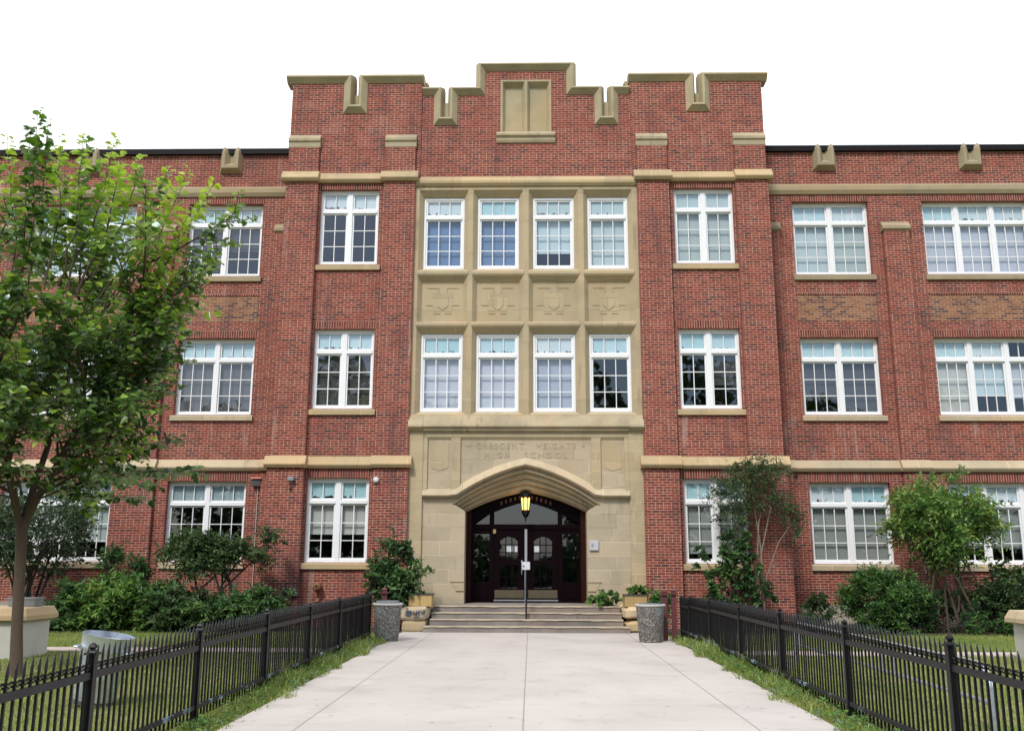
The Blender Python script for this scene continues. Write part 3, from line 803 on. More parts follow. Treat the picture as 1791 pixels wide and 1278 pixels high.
# moulded arch orders
prof = [(0.0, YR), (0.0, .11), (.10, .13), (.15, .20), (.15, .25), (.20, .235), (.34, .26), (.40, .34), (.40, .39), (.46, .375), (.60, .40), (.66, .48), (.66, .53), (.72, .52), (.86, .55), (1.0, .72), (1.0, .80)]
rs = []
N = 40
for q, y in prof:
    hw = OUT_['hw'] + (INN['hw'] - OUT_['hw']) * q; zs = OUT_['zs'] + (INN['zs'] - OUT_['zs']) * q; ri = OUT_['rise'] + (INN['rise'] - OUT_['rise']) * q
    rs.append([(-hw + 2 * hw * k / N, y, arch_z(-hw + 2 * hw * k / N, hw, zs, ri)) for k in range(N + 1)])
mb = MB(); vs = [p for r in rs for p in r]; fs = []
for i in range(len(rs) - 1):
    for k in range(N):
        fs.append((i * (N + 1) + k, i * (N + 1) + k + 1, (i + 1) * (N + 1) + k + 1, (i + 1) * (N + 1) + k))
mb.add(vs, fs)
part('arch_moulding', mb, MAT['stained_sandstone'], SCH)
# hood mould
path = [(-2.985, 3.60), (-2.24, 3.60)] + [(x, z + 0.05) for x, z in arch_pts(2.11, 3.49, 0.95, 30)[1:-1]] + [(2.24, 3.60), (2.985, 3.60)]
mb = MB(); mb.sweep(path, [(0, YR + .02), (0, .075), (-.015, .03), (.035, -.025), (.06, -.02), (.24, YR - .012), (.24, YR + .02)])
part('hood_mould', mb, MAT['pale_sandstone'], SCH)
# jamb stops
for sx in (-1, 1):
    mb = MB()
    for z0, z1, xo in ((1.215, 1.25, 2.14), (0.97, 1.0, 1.98)):
        a, b = sorted((sx * 1.745, sx * xo)); mb.box(a, b, YR - .03, YR + .01, z0, z1)
    mb.prism_y([(sx * 1.752, 1.0), (sx * 1.97, 1.0), (sx * 2.13, 1.215), (sx * 1.752, 1.215)][::sx], YR - .012, YR + .01)
    part('jamb_stop', mb, MAT['carved_sandstone'], SCH)
# inscription
def text_mesh(txt, size, depth):
    cu = bpy.data.curves.new('inscription', 'FONT'); cu.body = txt; cu.size = size; cu.extrude = depth; cu.align_x = 'CENTER'; cu.space_character = 1.35; cu.resolution_u = 2
    o = bpy.data.objects.new('inscription', cu); C.objects.link(o)
    bpy.context.view_layer.update()
    me = bpy.data.meshes.new_from_object(o.evaluated_get(bpy.context.evaluated_depsgraph_get()))
    v = [tuple(p.co) for p in me.vertices]; f = [tuple(p.vertices) for p in me.polygons]
    bpy.data.objects.remove(o); bpy.data.curves.remove(cu); bpy.data.meshes.remove(me)
    return v, f
for txt, zc in (('+ CRESCENT   HEIGHTS +', 5.00), ('HIGH   SCHOOL', 4.73)):
    v, f = text_mesh(txt, 0.23, 0.010)
    sx = 3.45 / (max(p[0] for p in v) - min(p[0] for p in v)) if 'CRES' in txt else 1.12
    mb = MB(); mb.add([(x * sx, YR - 0.002 - z, zc + y) for x, y, z in v], f)
    part('inscription', mb, MAT['mullion_sandstone'], SCH)

# ---- entrance joinery
YD = 0.98
for sx in (-1, 1):
    mb = MB(); a, b = sorted((sx * 1.60, sx * 1.748)); mb.box(a, b, 0.79, YD + .1, FL, 3.35)
    part('door_lining', mb, MAT['reddish_wood'], SCH)
mb = MB()
for sx in (-1, 1):
    for xa, xb in ((0.94, 1.07), (1.545, 1.605)):
        a, b = sorted((sx * xa, sx * xb)); mb.box(a, b, YD - .02, YD + .1, FL, 3.3)
    a, b = sorted((sx * 1.07, sx * 1.545))
    mb.box(a, b, YD + .01, YD + .06, FL, 1.20); mb.box(a + .07, b - .07, YD - .005, YD + .02, FL + .12, 1.08)
    mb.box(a, b, YD, YD + .08, 2.58, 2.72)
    mb.box(a, b, YD, YD + .08, FL, FL + .1)
mb.box(-1.6, 1.6, YD - .035, YD + .1, 2.72, 2.86)
# arched header above the fanlight
def fan_z(x): return arch_z(x, 1.62, 2.86, 0.66, 0.5)
n = 24
for k in range(n):
    xa, xb = -1.75 + 3.5 * k / n, -1.75 + 3.5 * (k + 1) / n
    za, zb = max(fan_z(xa), 2.865), max(fan_z(xb), 2.865)
    mb.quad((xa, YD - .01, za), (xb, YD - .01, zb), (xb, YD - .01, 4.0), (xa, YD - .01, 4.0))
    mb.quad((xa, YD - .01, za), (xb, YD - .01, zb), (xb, YD + .08, zb), (xa, YD + .08, za))
part('door_frame', mb, MAT['dark_wood'], SCH)
mb = MB()
for k in range(-5, 6):
    if abs(k) < 1: continue
    x = k * 0.135 + (0.05 if k > 0 else -0.05); z = fan_z(x) + 0.17
    mb.box(x - .022, x + .022, YD - .03, YD - .008, z - .05, z + .05)
part('dentil', mb, MAT['dull_gilt'], SCH)
mb = MB()
xs = [-0.94 + 1.88 * k / 16 for k in range(17)]
for a, b in zip(xs[:-1], xs[1:]): mb.quad((a, YD + .05, 2.85), (b, YD + .05, 2.85), (b, YD + .05, fan_z(b)), (a, YD + .05, fan_z(a)))
for sx in (-1, 1): mb.poly([(sx * 1.07, YD + .05, 2.85), (sx * 1.5, YD + .05, 2.85), (sx * 1.07, YD + .05, fan_z(1.07))])
part('fanlight', mb, MAT['window_glass'], SCH)
for sx in (-1, 1):
    a, b = sorted((sx * 1.07, sx * 1.545))
    mb = MB(); mb.quad((a, YD + .05, 1.2), (b, YD + .05, 1.2), (b, YD + .05, 2.58), (a, YD + .05, 2.58))
    part('sidelight', mb, MAT['window_glass'], SCH)
for sx in (-1, 1):
    a, b = (0.035, 0.935); mb = MB(); X = lambda p, q: sorted((sx * p, sx * q))
    y0, y1 = YD + .0, YD + .05
    l0, l1, z0, z1 = a + .20, b - .17, 1.83, 2.50
    def bx(p, q, za, zb, ya=y0, yb=y1):
        u, v = X(p, q); mb.box(u, v, ya, yb, za, zb)
    bx(a, l0, FL + .01, 2.72); bx(l1, b, FL + .01, 2.72); bx(l0, l1, 1.70, z0); bx(l0, l1, FL + .01, 1.02)
    # arched top rail of the light
    m = 8
    for k in range(m):
        p, q = l0 + (l1 - l0) * k / m, l0 + (l1 - l0) * (k + 1) / m
        g = lambda x: z1 - 0.13 * (abs(x - (l0 + l1) / 2) / ((l1 - l0) / 2)) ** 2
        mb.add([(sx * p, y0, g(p)), (sx * q, y0, g(q)), (sx * q, y0, 2.72), (sx * p, y0, 2.72), (sx * p, y1, g(p)), (sx * q, y1, g(q))], [(0, 1, 2, 3), (0, 4, 5, 1)])
    for c in (1, 2):
        x = l0 + (l1 - l0) * c / 3; bx(x - .014, x + .014, z0, z1, y0 + .008, y1 - .01); bx(x - .014, x + .014, 1.02, 1.70, y0 + .008, y1 - .01)
        z = z0 + (z1 - z0) * c / 3 - .01; bx(l0, l1, z - .014, z + .014, y0 + .011, y1 - .013)
    bx(l0, l1, 1.35, 1.378, y0 + .011, y1 - .013)
    D = part('entrance_door', mb, MAT['dark_wood'], SCH)
    mb = MB(); u, v = X(l0, l1); mb.quad((u, y0 + .03, 1.0), (v, y0 + .03, 1.0), (v, y0 + .03, z1), (u, y0 + .03, z1))
    part('glass', mb, MAT['window_glass'], D)
    mb = MB(); u, v = X(a + .03, b - .02); mb.box(u, v, y0 - .006, y0 + .01, FL + .13, FL + .36)
    part('kick_plate', mb, MAT['brass_plate'], D)
    mb = MB(); u, v = X(a, b); mb.box(u, v, y0 - .03, y0 + .01, FL + .05, FL + .085)
    part('weather_bar', mb, MAT['steel'], D)
    mb = MB()
    if sx < 0:
        mb.tube([(-.115, y0, 1.82), (-.115, y0 - .07, 1.81), (-.125, y0 - .075, 1.78), (-.125, y0 - .075, 1.46), (-.115, y0 - .07, 1.43), (-.115, y0, 1.42)], .013, 8)
        part('handle', mb, MAT['steel'], D)
        mb = MB(); mb.box(-.60, -.38, y0 + .033, y0 + .038, 2.065, 2.27); mb.box(-.33, -.25, y0 + .033, y0 + .038, 2.06, 2.27)
    else:
        mb.box(.235, .39, y0 + .033, y0 + .038, 2.06, 2.27)
    part('notice', mb, MAT['paper'], D)
mb = MB(); mb.box(-.036, .036, YD - .045, YD + .06, FL, 2.72)
DM = part('door_mullion', mb, MAT['steel'], SCH)
mb = MB(); mb.box(-.12, .12, YD - .075, YD - .044, 1.55, 1.78, .008)
part('lock_plate', mb, MAT['pale_plastic'], DM)
mb = MB(); mb.lathe([(0, 0), (.022, 0), (.022, .02), (0, .02)], n=12)
o = mesh_obj('keyhole', [(x - .065, YD - .075 - z, 1.66 + y) for x, y, z in mb.v], mb.f, MAT['dark_metal'], DM)

# ---- wings
for s in (-1, 1):
    mir = lambda a, b: (a, b) if s > 0 else (-b, -a)
    mb = MB(); vx, ux = mir(*VX), mir(*UX)
    holes = [(p[0], p[1], z0, z1) for p in (vx, ux) for z0, z1 in ROW]
    x0, x1 = mir(7.36, 22.0)
    mb.wall(x0, x1, BASE, 14.75, YW, holes, 0.2)
    part('brick_wall', mb, MAT['red_brick'], SCH)
    mb = MB(); mb.box(x0, x1, YW - .05, YW + .1, -0.15, 0.58)
    part('plinth', mb, MAT['concrete_plinth'], SCH)
    mb = MB(); mb.box(x0, x1, YW - .12, YW + .5, 14.735, 14.90); part('roof_edge', mb, MAT['roof_flashing'], SCH)
    mb = MB(); mb.box(x0, x1, YW - .14, YW + .52, 14.903, 14.93); part('roof_flashing', mb, MAT['pale_flashing'], SCH)
    for px0, px1 in ((7.40, 8.0), (11.25, 12.06), (16.27, 17.1)):
        mb = MB(); a, b = mir(px0, px1); mb.box(a, b, YW - .13, YW + .05, -.1, 12.08)
        B = part('pilaster', mb, MAT['red_brick'], SCH)
        mb = MB(); a, b = mir(px0 - .035, px1 + .035)
        mb.prism_x([(YW + .03, 12.36), (YW - .02, 12.34), (YW - .19, 12.16), (YW - .19, 12.07), (YW - .13, 12.02), (YW + .03, 12.02)], a, b)
        part('cap_stone', mb, MAT['wing_stone'], B)
    mb = MB()
    edges = [7.36, 8.05, 11.20, 12.11, 16.2, 17.15, 22.0]
    for i in range(6):
        y = YW - .13 if i % 2 == 0 else YW
        if i == 0: y = YW - .13
        a, b = mir(edges[i], edges[i + 1])
        mb.prism_x([(YW + .04, 4.79), (y - .004, 4.79), (y - .14, 4.56), (y - .135, 4.53), (y - .08, 4.45), (YW + .04, 4.45)], a, b)
    part('string_course', mb, MAT['pale_sandstone'], SCH)
    mb = MB(); mb.prism_x([(YW + .04, 13.63), (YW - .004, 13.63), (YW - .10, 13.55), (YW - .105, 13.40), (YW - .05, 13.28), (YW + .04, 13.28)], x0, x1)
    part('string_course', mb, MAT['wing_stone'], SCH)
    for c in (9.585, 14.235, 18.885):
        c *= s; mb = MB()
        mb.sweep([(c - .365, 14.80), (c - .365, 14.11), (c + .365, 14.11), (c + .365, 14.80)], [(0, YW + .02), (0, YW - .02), (.10, YW - .21), (.19, YW - .215), (.335, YW - .03), (.335, YW + .02)])
        mb.box(c - .06, c + .06, YW - .045, YW + .01, 14.2, 14.70)
        for sx in (-1, 1):      # pointed heads
            q = [(c + sx * .365, YW + .02), (c + sx * .365, YW - .02), (c + sx * .265, YW - .21), (c + sx * .175, YW - .215), (c + sx * .03, YW - .03), (c + sx * .03, YW + .02)]
            ap = (c + sx * .215, YW - .17, 14.97)
            for k in range(6):
                n_ = (k + 1) % 6; mb.add([(q[k][0], q[k][1], 14.80), (q[n_][0], q[n_][1], 14.80), ap], [(0, 1, 2)])
        part('embrasure', mb, MAT['wing_stone'], SCH)
    for p, n_, st in ((vx, 2, V_STATE), (ux, 3, U_STATE)):
        for k, (z0, z1) in enumerate(ROW):
            fs, bs = st[(s, k)]
            window(p[0], p[1], z0, z1, FW, n_, 3, fs, bs, mull=0.13, sill=(0.07, YW, 0), lintel=(p[0] - .03, p[1] + .03, YW, (4.40, 8.83, 13.27)[k]), sill_mat='wing_stone' if k == 2 else 'pale_sandstone')
        mb = MB(); mb.box(p[0] - .02, p[1] + .02, YW - .006, YW + .02, 9.12, 9.95); part('brick_panel', mb, MAT['tawny_brick'], SCH)
        mb = MB(); mb.box(p[0] - .03, p[1] + .03, YW - .028, YW + .02, 9.955, 10.03); part('brick_band', mb, MAT['soldier_brick'], SCH)
# ---- floors, rear wall and roofs inside
mb = MB()
for z in (0.45, 5.1, 9.6, 14.3): mb.box(-22, 22, 1.75, 9.0, z, z + .15)
mb.box(-22, 22, 9.0, 9.2, 0.0, 14.6)
for z in (0.45, 5.1, 9.6, 14.3): mb.box(-7.3, 7.3, 0.55 if z > 1 else 1.15, 1.75, z + .001, z + .149)
for x in (-12.0, -7.6, -3.4, 3.4, 7.6, 12.0): mb.box(x - .06, x + .06, 1.8 if abs(x) > 7 else .56, 9.0, 0.46, 14.4)
for x in (-22, 21.9): mb.box(x, x + .1, 1.5, 9.1, 0, 14.4)
part('interior', mb, MAT['dark_interior'], SCH)
mb = MB(); mb.box(-22, 22, YW + .45, 9.2, 14.5, 14.7); mb.box(-7.3, 7.3, .62, 7.0, 14.71, 14.8)
mb.box(-22, 22, 9.21, 9.4, 0, 14.6)
part('roof', mb, MAT['roof_flashing'], SCH)
# ------------------------------------------------------------------ steps, cheek blocks, planters
def rough_mesh(mb, amt, seed=1, sc=3.0):
    from mathutils import noise as mn
    out = []
    for v in mb.v:
        p = Vector(v) * sc + Vector((seed * 7.1, 0, 0))
        n = mn.noise_vector(p)
        out.append(tuple(Vector(v) + n * amt))
    mb.v = out
    return mb
ST = thing('stone_steps', 'four worn grey stone steps below the dark entrance doors', 'steps', (0.03, -1.2, 0))
for k in range(4):
    y = -2.20 + 0.33 * k; z1 = 0.155 * (k + 1); z0 = z1 - 0.155
    xa, xb = (-2.62, 2.68) if k == 0 else (-2.50 + .01 * k, 2.55 - .01 * k)
    yb = y + 0.36 if k < 3 else 0.98
    mb = MB(); nx = 40; rs = []
    for i in range(nx + 1):
        x = xa + (xb - xa) * i / nx
        w = 0.010 * math.sin(x * 7 + k) * math.sin(x * 3.1 + 2 * k) + random.uniform(-.006, .006)
        d = -0.010 * math.exp(-((abs(x) - .8) / .6) ** 2) + random.uniform(-.003, .003)
        rs.append([(x, y + w, z0 - (0.2 if k == 0 else 0)), (x, y + w * .7 - .0, z1 - .035), (x, y - .018 + w, z1 - .026), (x, y - .012 + w + random.uniform(0, .012), z1 + d - .008), (x, y + .03, z1 + d), (x, yb, z1), (x, yb, z0 - (0.2 if k == 0 else 0))])
    mb.rings(rs, True)
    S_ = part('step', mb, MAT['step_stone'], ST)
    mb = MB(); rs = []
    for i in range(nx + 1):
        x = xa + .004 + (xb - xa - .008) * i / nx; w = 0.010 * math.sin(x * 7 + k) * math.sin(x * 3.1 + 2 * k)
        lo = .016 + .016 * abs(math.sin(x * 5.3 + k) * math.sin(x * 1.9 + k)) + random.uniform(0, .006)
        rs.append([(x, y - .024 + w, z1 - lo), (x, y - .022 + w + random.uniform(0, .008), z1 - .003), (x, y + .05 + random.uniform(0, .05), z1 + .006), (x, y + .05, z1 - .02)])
    mb.rings(rs, True); part('nosing', mb, MAT['nosing_stone'], S_)  # paler ochre strip along the front edge of each step

def cheek(x0, x1, y0, y1, z0, z1, seed, amt=.02, bev=.05):
    mb = MB(); n = 6
    # subdivided rounded block
    pts = []; N = 8
    for k in range(N + 1):
        z = z0 + (z1 - z0) * k / N
        ins = bev * (1 - min(1, min(k, N - k) / 1.5)) 
        ring = []
        for (ax, ay, bx_, by_) in ((x0, y0, x1, y0), (x1, y0, x1, y1), (x1, y1, x0, y1), (x0, y1, x0, y0)):
            for j in range(6):
                q = j / 6; x = ax + (bx_ - ax) * q; y = ay + (by_ - ay) * q
                cx, cy = (x0 + x1) / 2, (y0 + y1) / 2
                dd = .04 if j == 0 else 0
                x += (cx - x) * (ins + dd) / max(.2, abs(x1 - x0) / 2); y += (cy - y) * (ins + dd) / max(.2, abs(y1 - y0) / 2)
                ring.append((x, y, z))
        pts.append(ring)
    mb.rings(pts, True)
    return rough_mesh(mb, amt, seed, 2.6)
solo('stone_block', cheek(-3.30, -2.53, -1.98, .05, 0.285, .615, 3, .018), MAT['pale_sandstone'], (-2.9, -1.0, .28), 'tan stone block carrying dark graffiti left of the steps', 'stone block', smooth=True)
solo('stone_block', cheek(-3.24, -2.55, -1.95, .05, -.05, .28, 5, .02), MAT['sandstone'], (-2.9, -1.0, 0), 'low tan stone block lying under the graffiti block', 'stone block', smooth=True)
solo('stone_block', cheek(2.56, 3.25, -1.95, .05, .31, .62, 8, .045, .12), MAT['pale_sandstone'], (2.9, -1.0, .3), 'rounded weathered buff stone block carrying the planter right of the steps', 'stone block', smooth=True)
solo('stone_block', cheek(2.58, 3.30, -1.98, .05, -.05, .30, 9, .045, .12), MAT['sandstone'], (2.9, -1.0, 0), 'rounded stone block at ground level right of the steps', 'stone block', smooth=True)
# graffiti, a sprayed blob and quick tag strokes
mb = MB()
def stroke(pts, r=.013): mb.tube([(x, -2.012 + .004 * math.sin(30 * x), z) for x, z in pts], r, 5)
blob = [(-3.02 + .075 * math.cos(a) * (1 + .2 * math.sin(3 * a)), .47 + .07 * math.sin(a) * (1 + .15 * math.cos(2 * a))) for a in [2 * math.pi * k / 18 for k in range(18)]]
mb.prism_y([(x, z) for x, z in blob], -2.016, -1.985)
for pts in ([(-3.12, .44), (-3.05, .41), (-2.96, .42)], [(-2.90, .52), (-2.91, .42), (-2.86, .50), (-2.85, .40)], [(-2.82, .53), (-2.82, .41), (-2.78, .47), (-2.76, .54), (-2.75, .42)], [(-2.72, .54), (-2.69, .44), (-2.67, .53), (-2.65, .43)], [(-2.63, .56), (-2.63, .44), (-2.60, .50), (-2.57, .57)], [(-2.90, .36), (-2.80, .38), (-2.74, .36)]):
    stroke(pts)
part('graffiti', mb, MAT['spray_paint'], bpy.data.objects['stone_block'])

def planter(x0, x1, y0, y1, z0, z1, mat, loc, label):
    T = thing('planter_box', label, 'planter', loc)
    mb = MB(); t = .035
    mb.box(x0, x1, y0, y0 + t, z0, z1); mb.box(x0, x1, y1 - t, y1, z0, z1)
    mb.box(x0, x0 + t, y0 + t, y1 - t, z0, z1); mb.box(x1 - t, x1, y0 + t, y1 - t, z0, z1)
    part('box', mb, MAT[mat], T)
    mb = MB(); a = .02
    mb.box(x0 - a, x1 + a, y0 - a, y0 + .045, z1 + .001, z1 + .03); mb.box(x0 - a, x1 + a, y1 - .045, y1 + a, z1 + .001, z1 + .03)
    mb.box(x0 - a, x0 + .045, y0 + .046, y1 - .046, z1 + .001, z1 + .03); mb.box(x1 - .045, x1 + a, y0 + .046, y1 - .046, z1 + .001, z1 + .03)
    part('rim', mb, MAT['dark_metal'], T)
    mb = MB(); mb.box(x0 + t, x1 - t, y0 + t, y1 - t, z0 + .02, z1 - .04); part('soil', mb, MAT['soil'], T)
    return T
planter(-3.06, -2.46, -1.78, -1.2, .63, .915, 'rusty_planter', (-2.76, -1.5, .62), 'ochre planter box streaked with rust on the graffiti block')
planter(2.60, 3.18, -1.75, -1.2, .635, .915, 'ochre_wood', (2.9, -1.5, .62), 'ochre planter box with green leaves on the rounded stone block')

# hand rail on the steps
HR = thing('handrail', 'dark steel centre handrail post standing on the worn steps', 'handrail', (0.02, -1.7, .155))
mb = MB(); mb.box(-.0, .042, -1.72, -1.67, .156, 1.06); part('post', mb, MAT['black_steel'], HR)
mb = MB(); mb.box(-.035, .077, -1.76, -1.63, .1555, .17); part('base_plate', mb, MAT['rust'], HR)
mb = MB(); mb.tube([(.021, -1.745, 1.06), (.021, -1.64, 1.09), (.021, -.62, 1.53), (.021, -.55, 1.54)], .024, 10); part('rail', mb, MAT['black_steel'], HR)
mb = MB(); mb.box(.0, .042, -.64, -.60, .62, 1.52); part('post', mb, MAT['black_steel'], HR)

# lantern under the arch
LT = thing('hanging_lantern', 'lit amber gothic lantern hanging under the stone arch', 'lantern', (-0.01, .62, 3.72))
lx, ly = -0.01, 0.62
def hexr(r, z, off=0.0): return [(lx + r * math.cos(R(60 * k + off)), ly + r * math.sin(R(60 * k + off)), z) for k in range(6)]
mb = MB(); mb.rings([hexr(.10, 3.25), hexr(.135, 3.62)], True); part('glass', mb, MAT['lit_glass'], LT)
mb = MB()
for k in range(6):
    a = R(60 * k); c, sn = math.cos(a), math.sin(a)
    mb.tube([(lx + .104 * c, ly + .104 * sn, 3.23), (lx + .142 * c, ly + .142 * sn, 3.62), (lx + .150 * c, ly + .150 * sn, 3.70)], .014, 6)
    a2 = R(60 * k + 30)
    q0 = [(lx + .128 * math.cos(R(60 * k + d)) , ly + .128 * math.sin(R(60 * k + d)), 3.56) for d in (0, 60)]
    ap = (lx + .135 * math.cos(a2), ly + .135 * math.sin(a2), 3.66)
    top = [(lx + .148 * math.cos(R(60 * k + d)), ly + .148 * math.sin(R(60 * k + d)), 3.70) for d in (0, 60)]
    mb.add([q0[0], ap, top[0]], [(0, 1, 2)]); mb.add([q0[1], ap, top[1]], [(0, 1, 2)]); mb.add([ap, top[0], top[1]], [(0, 1, 2)])
mb.rings([hexr(.02, 3.02), hexr(.035, 3.08), hexr(.09, 3.15), hexr(.118, 3.235), hexr(.118, 3.255), hexr(.10, 3.26)], True)
mb.rings([hexr(.155, 3.69), hexr(.15, 3.73), hexr(.05, 3.77), hexr(.02, 3.80)], True)
mb.lathe([(0.0, 2.92), (.012, 2.97), (.02, 3.03), (0, 3.03)], (lx, ly, 0), 8)
part('cage', mb, MAT['black_steel'], LT)
mb = MB(); mb.tube([(lx, ly, 3.79), (lx, ly, 4.02)], .012, 6); part('stem', mb, MAT['black_steel'], LT)
ld = bpy.data.lights.new('lantern_light', 'POINT'); ld.energy = 4; ld.color = (1, .6, .28); ld.shadow_soft_size = .1
lo = bpy.data.objects.new('lantern_light', ld); C.objects.link(lo); lo.location = (lx, ly - .30, 3.4)

# ------------------------------------------------------------------ fittings on the wall
T = thing('alarm_bell_box', 'small red alarm box on the brick wall beside the left string course', 'alarm box', (-8.13, 1.3, 4.1))
mb = MB(); mb.box(-8.26, -8.0, 1.15, 1.3, 3.98, 4.2, .01); part('housing', mb, MAT['dark_metal'], T)
mb = MB(); mb.prism_x([(1.3, 4.28), (1.12, 4.25), (1.10, 4.203), (1.3, 4.203)], -8.29, -7.97); part('hood', mb, MAT['red_paint'], T)
mb = MB(); mb.tube([(-8.1, 1.27, 3.98), (-8.09, 1.27, .4)], .016, 8); part('conduit', mb, MAT['conduit'], T)
T = thing('security_light', 'grey floodlight with a small red sensor on the left buttress', 'floodlight', (-6.75, -.05, 4.05))
mb = MB(); mb.box(-6.845, -6.665, -.19, -.052, 4.03, 4.15, .015); mb.box(-6.79, -6.72, -.10, -.05, 3.98, 4.03); part('lamp_head', mb, MAT['grey_plastic'], T)
mb = MB(); mb.box(-6.80, -6.725, -.11, -.052, 3.80, 3.92, .008); part('sensor', mb, MAT['maroon_paint'], T)
mb = MB(); mb.lathe([(0, 0), (.078, 0), (.085, .02), (.085, .06), (.06, .10), (0, .11)], n=20)
mb.v = [(x - 4.30, -.052 - z, 4.07 + y) for x, y, z in mb.v]
solo('bulkhead_light', mb, MAT['pale_plastic'], (-4.30, -.05, 4.07), 'round white bulkhead light on brick beside the lower left tower window', 'wall light', smooth=True)
T = thing('vent_cover', 'dark grey louvred vent box low on the left buttress', 'vent', (-6.62, -.05, .93))
mb = MB(); mb.box(-6.83, -6.41, -.13, -.052, .80, 1.06, .01); part('housing', mb, MAT['dark_metal'], T)
mb = MB()
for k in range(5): mb.prism_x([(-.131, .84 + k * .042), (-.15, .83 + k * .042), (-.131, .866 + k * .042)], -6.80, -6.44)
part('louvre', mb, MAT['black_steel'], T)
mb = MB(); mb.lathe([(0, 0.02), (.035, .02), (.035, .06), (.065, .06), (.075, .04), (.105, .03), (.115, .0), (.115, -.14), (.06, -.15), (.06, -.25), (0, -.25)], n=24)
mb.v = [(x - 5.88, .15 - .22 - z, 1.075 + y) for x, y, z in mb.v]
solo('pipe_flange', mb, MAT['rust'], (-5.88, .1, 1.075), 'round rusty pipe flange on the brick below the tower window', 'pipe flange', smooth=True)
mb = MB(); mb.tube([(-5.86, .15, .70), (-5.86, .02, .69), (-5.86, -.03, .64)], .045, 10)
solo('pipe_stub', mb, MAT['rust'], (-5.86, .15, .7), 'small rusty pipe stub poking from brick under the round flange', 'pipe', smooth=True)
T = thing('intercom_panel', 'small pale intercom panel on the stone right of the doors', 'intercom', (1.94, .16, 2.25))
mb = MB(); mb.box(1.81, 2.07, .10, .158, 2.10, 2.38, .01); part('plate', mb, MAT['plaque_grey'], T)
mb = MB(); mb.box(1.86, 1.93, .094, .101, 2.20, 2.29); part('button_pad', mb, MAT['steel'], T)
mb = MB(); mb.box(-.965, -.88, .90, .96, 2.59, 2.71, .006)
solo('door_sensor', mb, MAT['ochre_wood'], (-.92, .95, 2.65), 'small tan sensor box at the top of the left door', 'sensor')

# ------------------------------------------------------------------ litter bins
def litter_bin(x, y, label, liner):
    T = thing('litter_bin', label, 'litter bin', (x, y, 0), 'concrete litter bins by the steps')
    mb = MB(); mb.lathe([(0, .0), (.25, .0), (.262, .02), (.325, .78), (.325, .785), (.28, .785), (.26, .4), (0, .4)], (x, y, 0), 40); part('body', mb, MAT['aggregate_concrete'], T, smooth=True)
    mb = MB(); mb.lathe([(.285, .787), (.338, .787), (.345, .80), (.345, .822), (.335, .832), (.285, .832)], (x, y, 0), 40, cap=False); part('rim', mb, MAT['cast_concrete'], T, smooth=True)
    mb = MB(); mb.lathe([(0, .5), (.24, .5), (.262, .83), (.262, liner), (.25, liner), (.235, .55), (0, .55)], (x, y, 0), 36); part('liner', mb, MAT['grey_plastic'], T, smooth=True)
    return T
litter_bin(-3.14, -4.92, 'speckled concrete litter bin with raised grey liner beside the graffiti block', .885)
litter_bin(2.87, -4.88, 'speckled concrete litter bin beside the paired maroon posts', .845)

# maroon posts at the end of the fences
def maroon_post(x, y, h, label, grp=None):
    T = thing('maroon_post', label, 'post', (x, y, 0), grp)
    mb = MB(); mb.box(x - .054, x + .054, y - .054, y + .054, -.05, h - .14); part('shaft', mb, MAT['maroon_paint'], T)
    mb = MB(); mb.box(x - .098, x + .098, y - .098, y + .098, h - .139, h - .112)
    mb.box(x - .05, x + .05, y - .05, y + .05, h - .114, h - .06)
    mb.rings([[(x + a * r, y + b * r, z) for a, b in ((-1, -1), (1, -1), (1, 1), (-1, 1))] for r, z in ((.062, h - .059), (.062, h - .045), (.012, h))], True)
    part('cap', mb, MAT['maroon_paint'], T)
    return T
A = maroon_post(3.265, -4.42, 1.16, 'maroon steel post nearest the right litter bin, one of a braced pair', 'maroon gate posts')
B = maroon_post(3.475, -4.42, 1.17, 'maroon steel post at the end of the right fence, one of a braced pair', 'maroon gate posts')
mb = MB()
for z in (.52, .74): mb.box(3.324, 3.416, -4.44, -4.40, z, z + .03)
part('brace', mb, MAT['maroon_paint'], A)
maroon_post(-3.31, -4.35, 1.17, 'single maroon steel post behind the left litter bin', 'maroon gate posts')

# ------------------------------------------------------------------ fences
def fence_post(x, y, h, par):
    mb = MB(); a = .037
    mb.box(x - a, x + a, y - a, y + a, -.1, h - .10)
    P_ = part('post', mb, MAT['black_steel'], par)
    mb = MB(); mb.box(x - .052, x + .052, y - .052, y + .052, h - .099, h - .082)
    mb.rings([[(x + p * r, y + q * r, z) for p, q in ((-1, -1), (1, -1), (1, 1), (-1, 1))] for r, z in ((.042, h - .081), (.030, h - .064), (.016, h - .058), (.018, h - .05), (.030, h - .036), (.024, h - .020), (.006, h))], True)
    part('cap', mb, MAT['black_steel'], P_)
def spear(mb, x, y, z0, lean):
    """flattened spear head with collar"""
    w = .0096
    mb.box(x - w, x + w, y - w, y + w, .03, z0 + .02)
    for (r, z) in ((.023, z0 + .022), (.029, z0 + .05)):
        mb.box(x - r * .8, x + r * .8, y - r, y + r, z, z + .016)
    # small curled scrolls either side
    for sg in (-1, 1):
        mb.add([(x - .006, y + sg * .010, z0 + .012), (x + .006, y + sg * .010, z0 + .012), (x, y + sg * .036, z0 + .034), (x - .006, y + sg * .012, z0 + .048), (x + .006, y + sg * .012, z0 + .048)], [(0, 1, 2), (3, 2, 4), (0, 2, 3), (1, 4, 2)])
    b = z0 + .066
    mb.rings([[(x + p * rx, y + q * ry + ln, z) for p, q in ((-1, 0), (0, -1), (1, 0), (0, 1))] for rx, ry, ln, z in ((.008, .010, 0, b), (.014, .021, .001, b + .03), (.013, .019, .003, b + .08), (.009, .012, .008, b + .115), (.002, .003, .015, b + .15))], True)
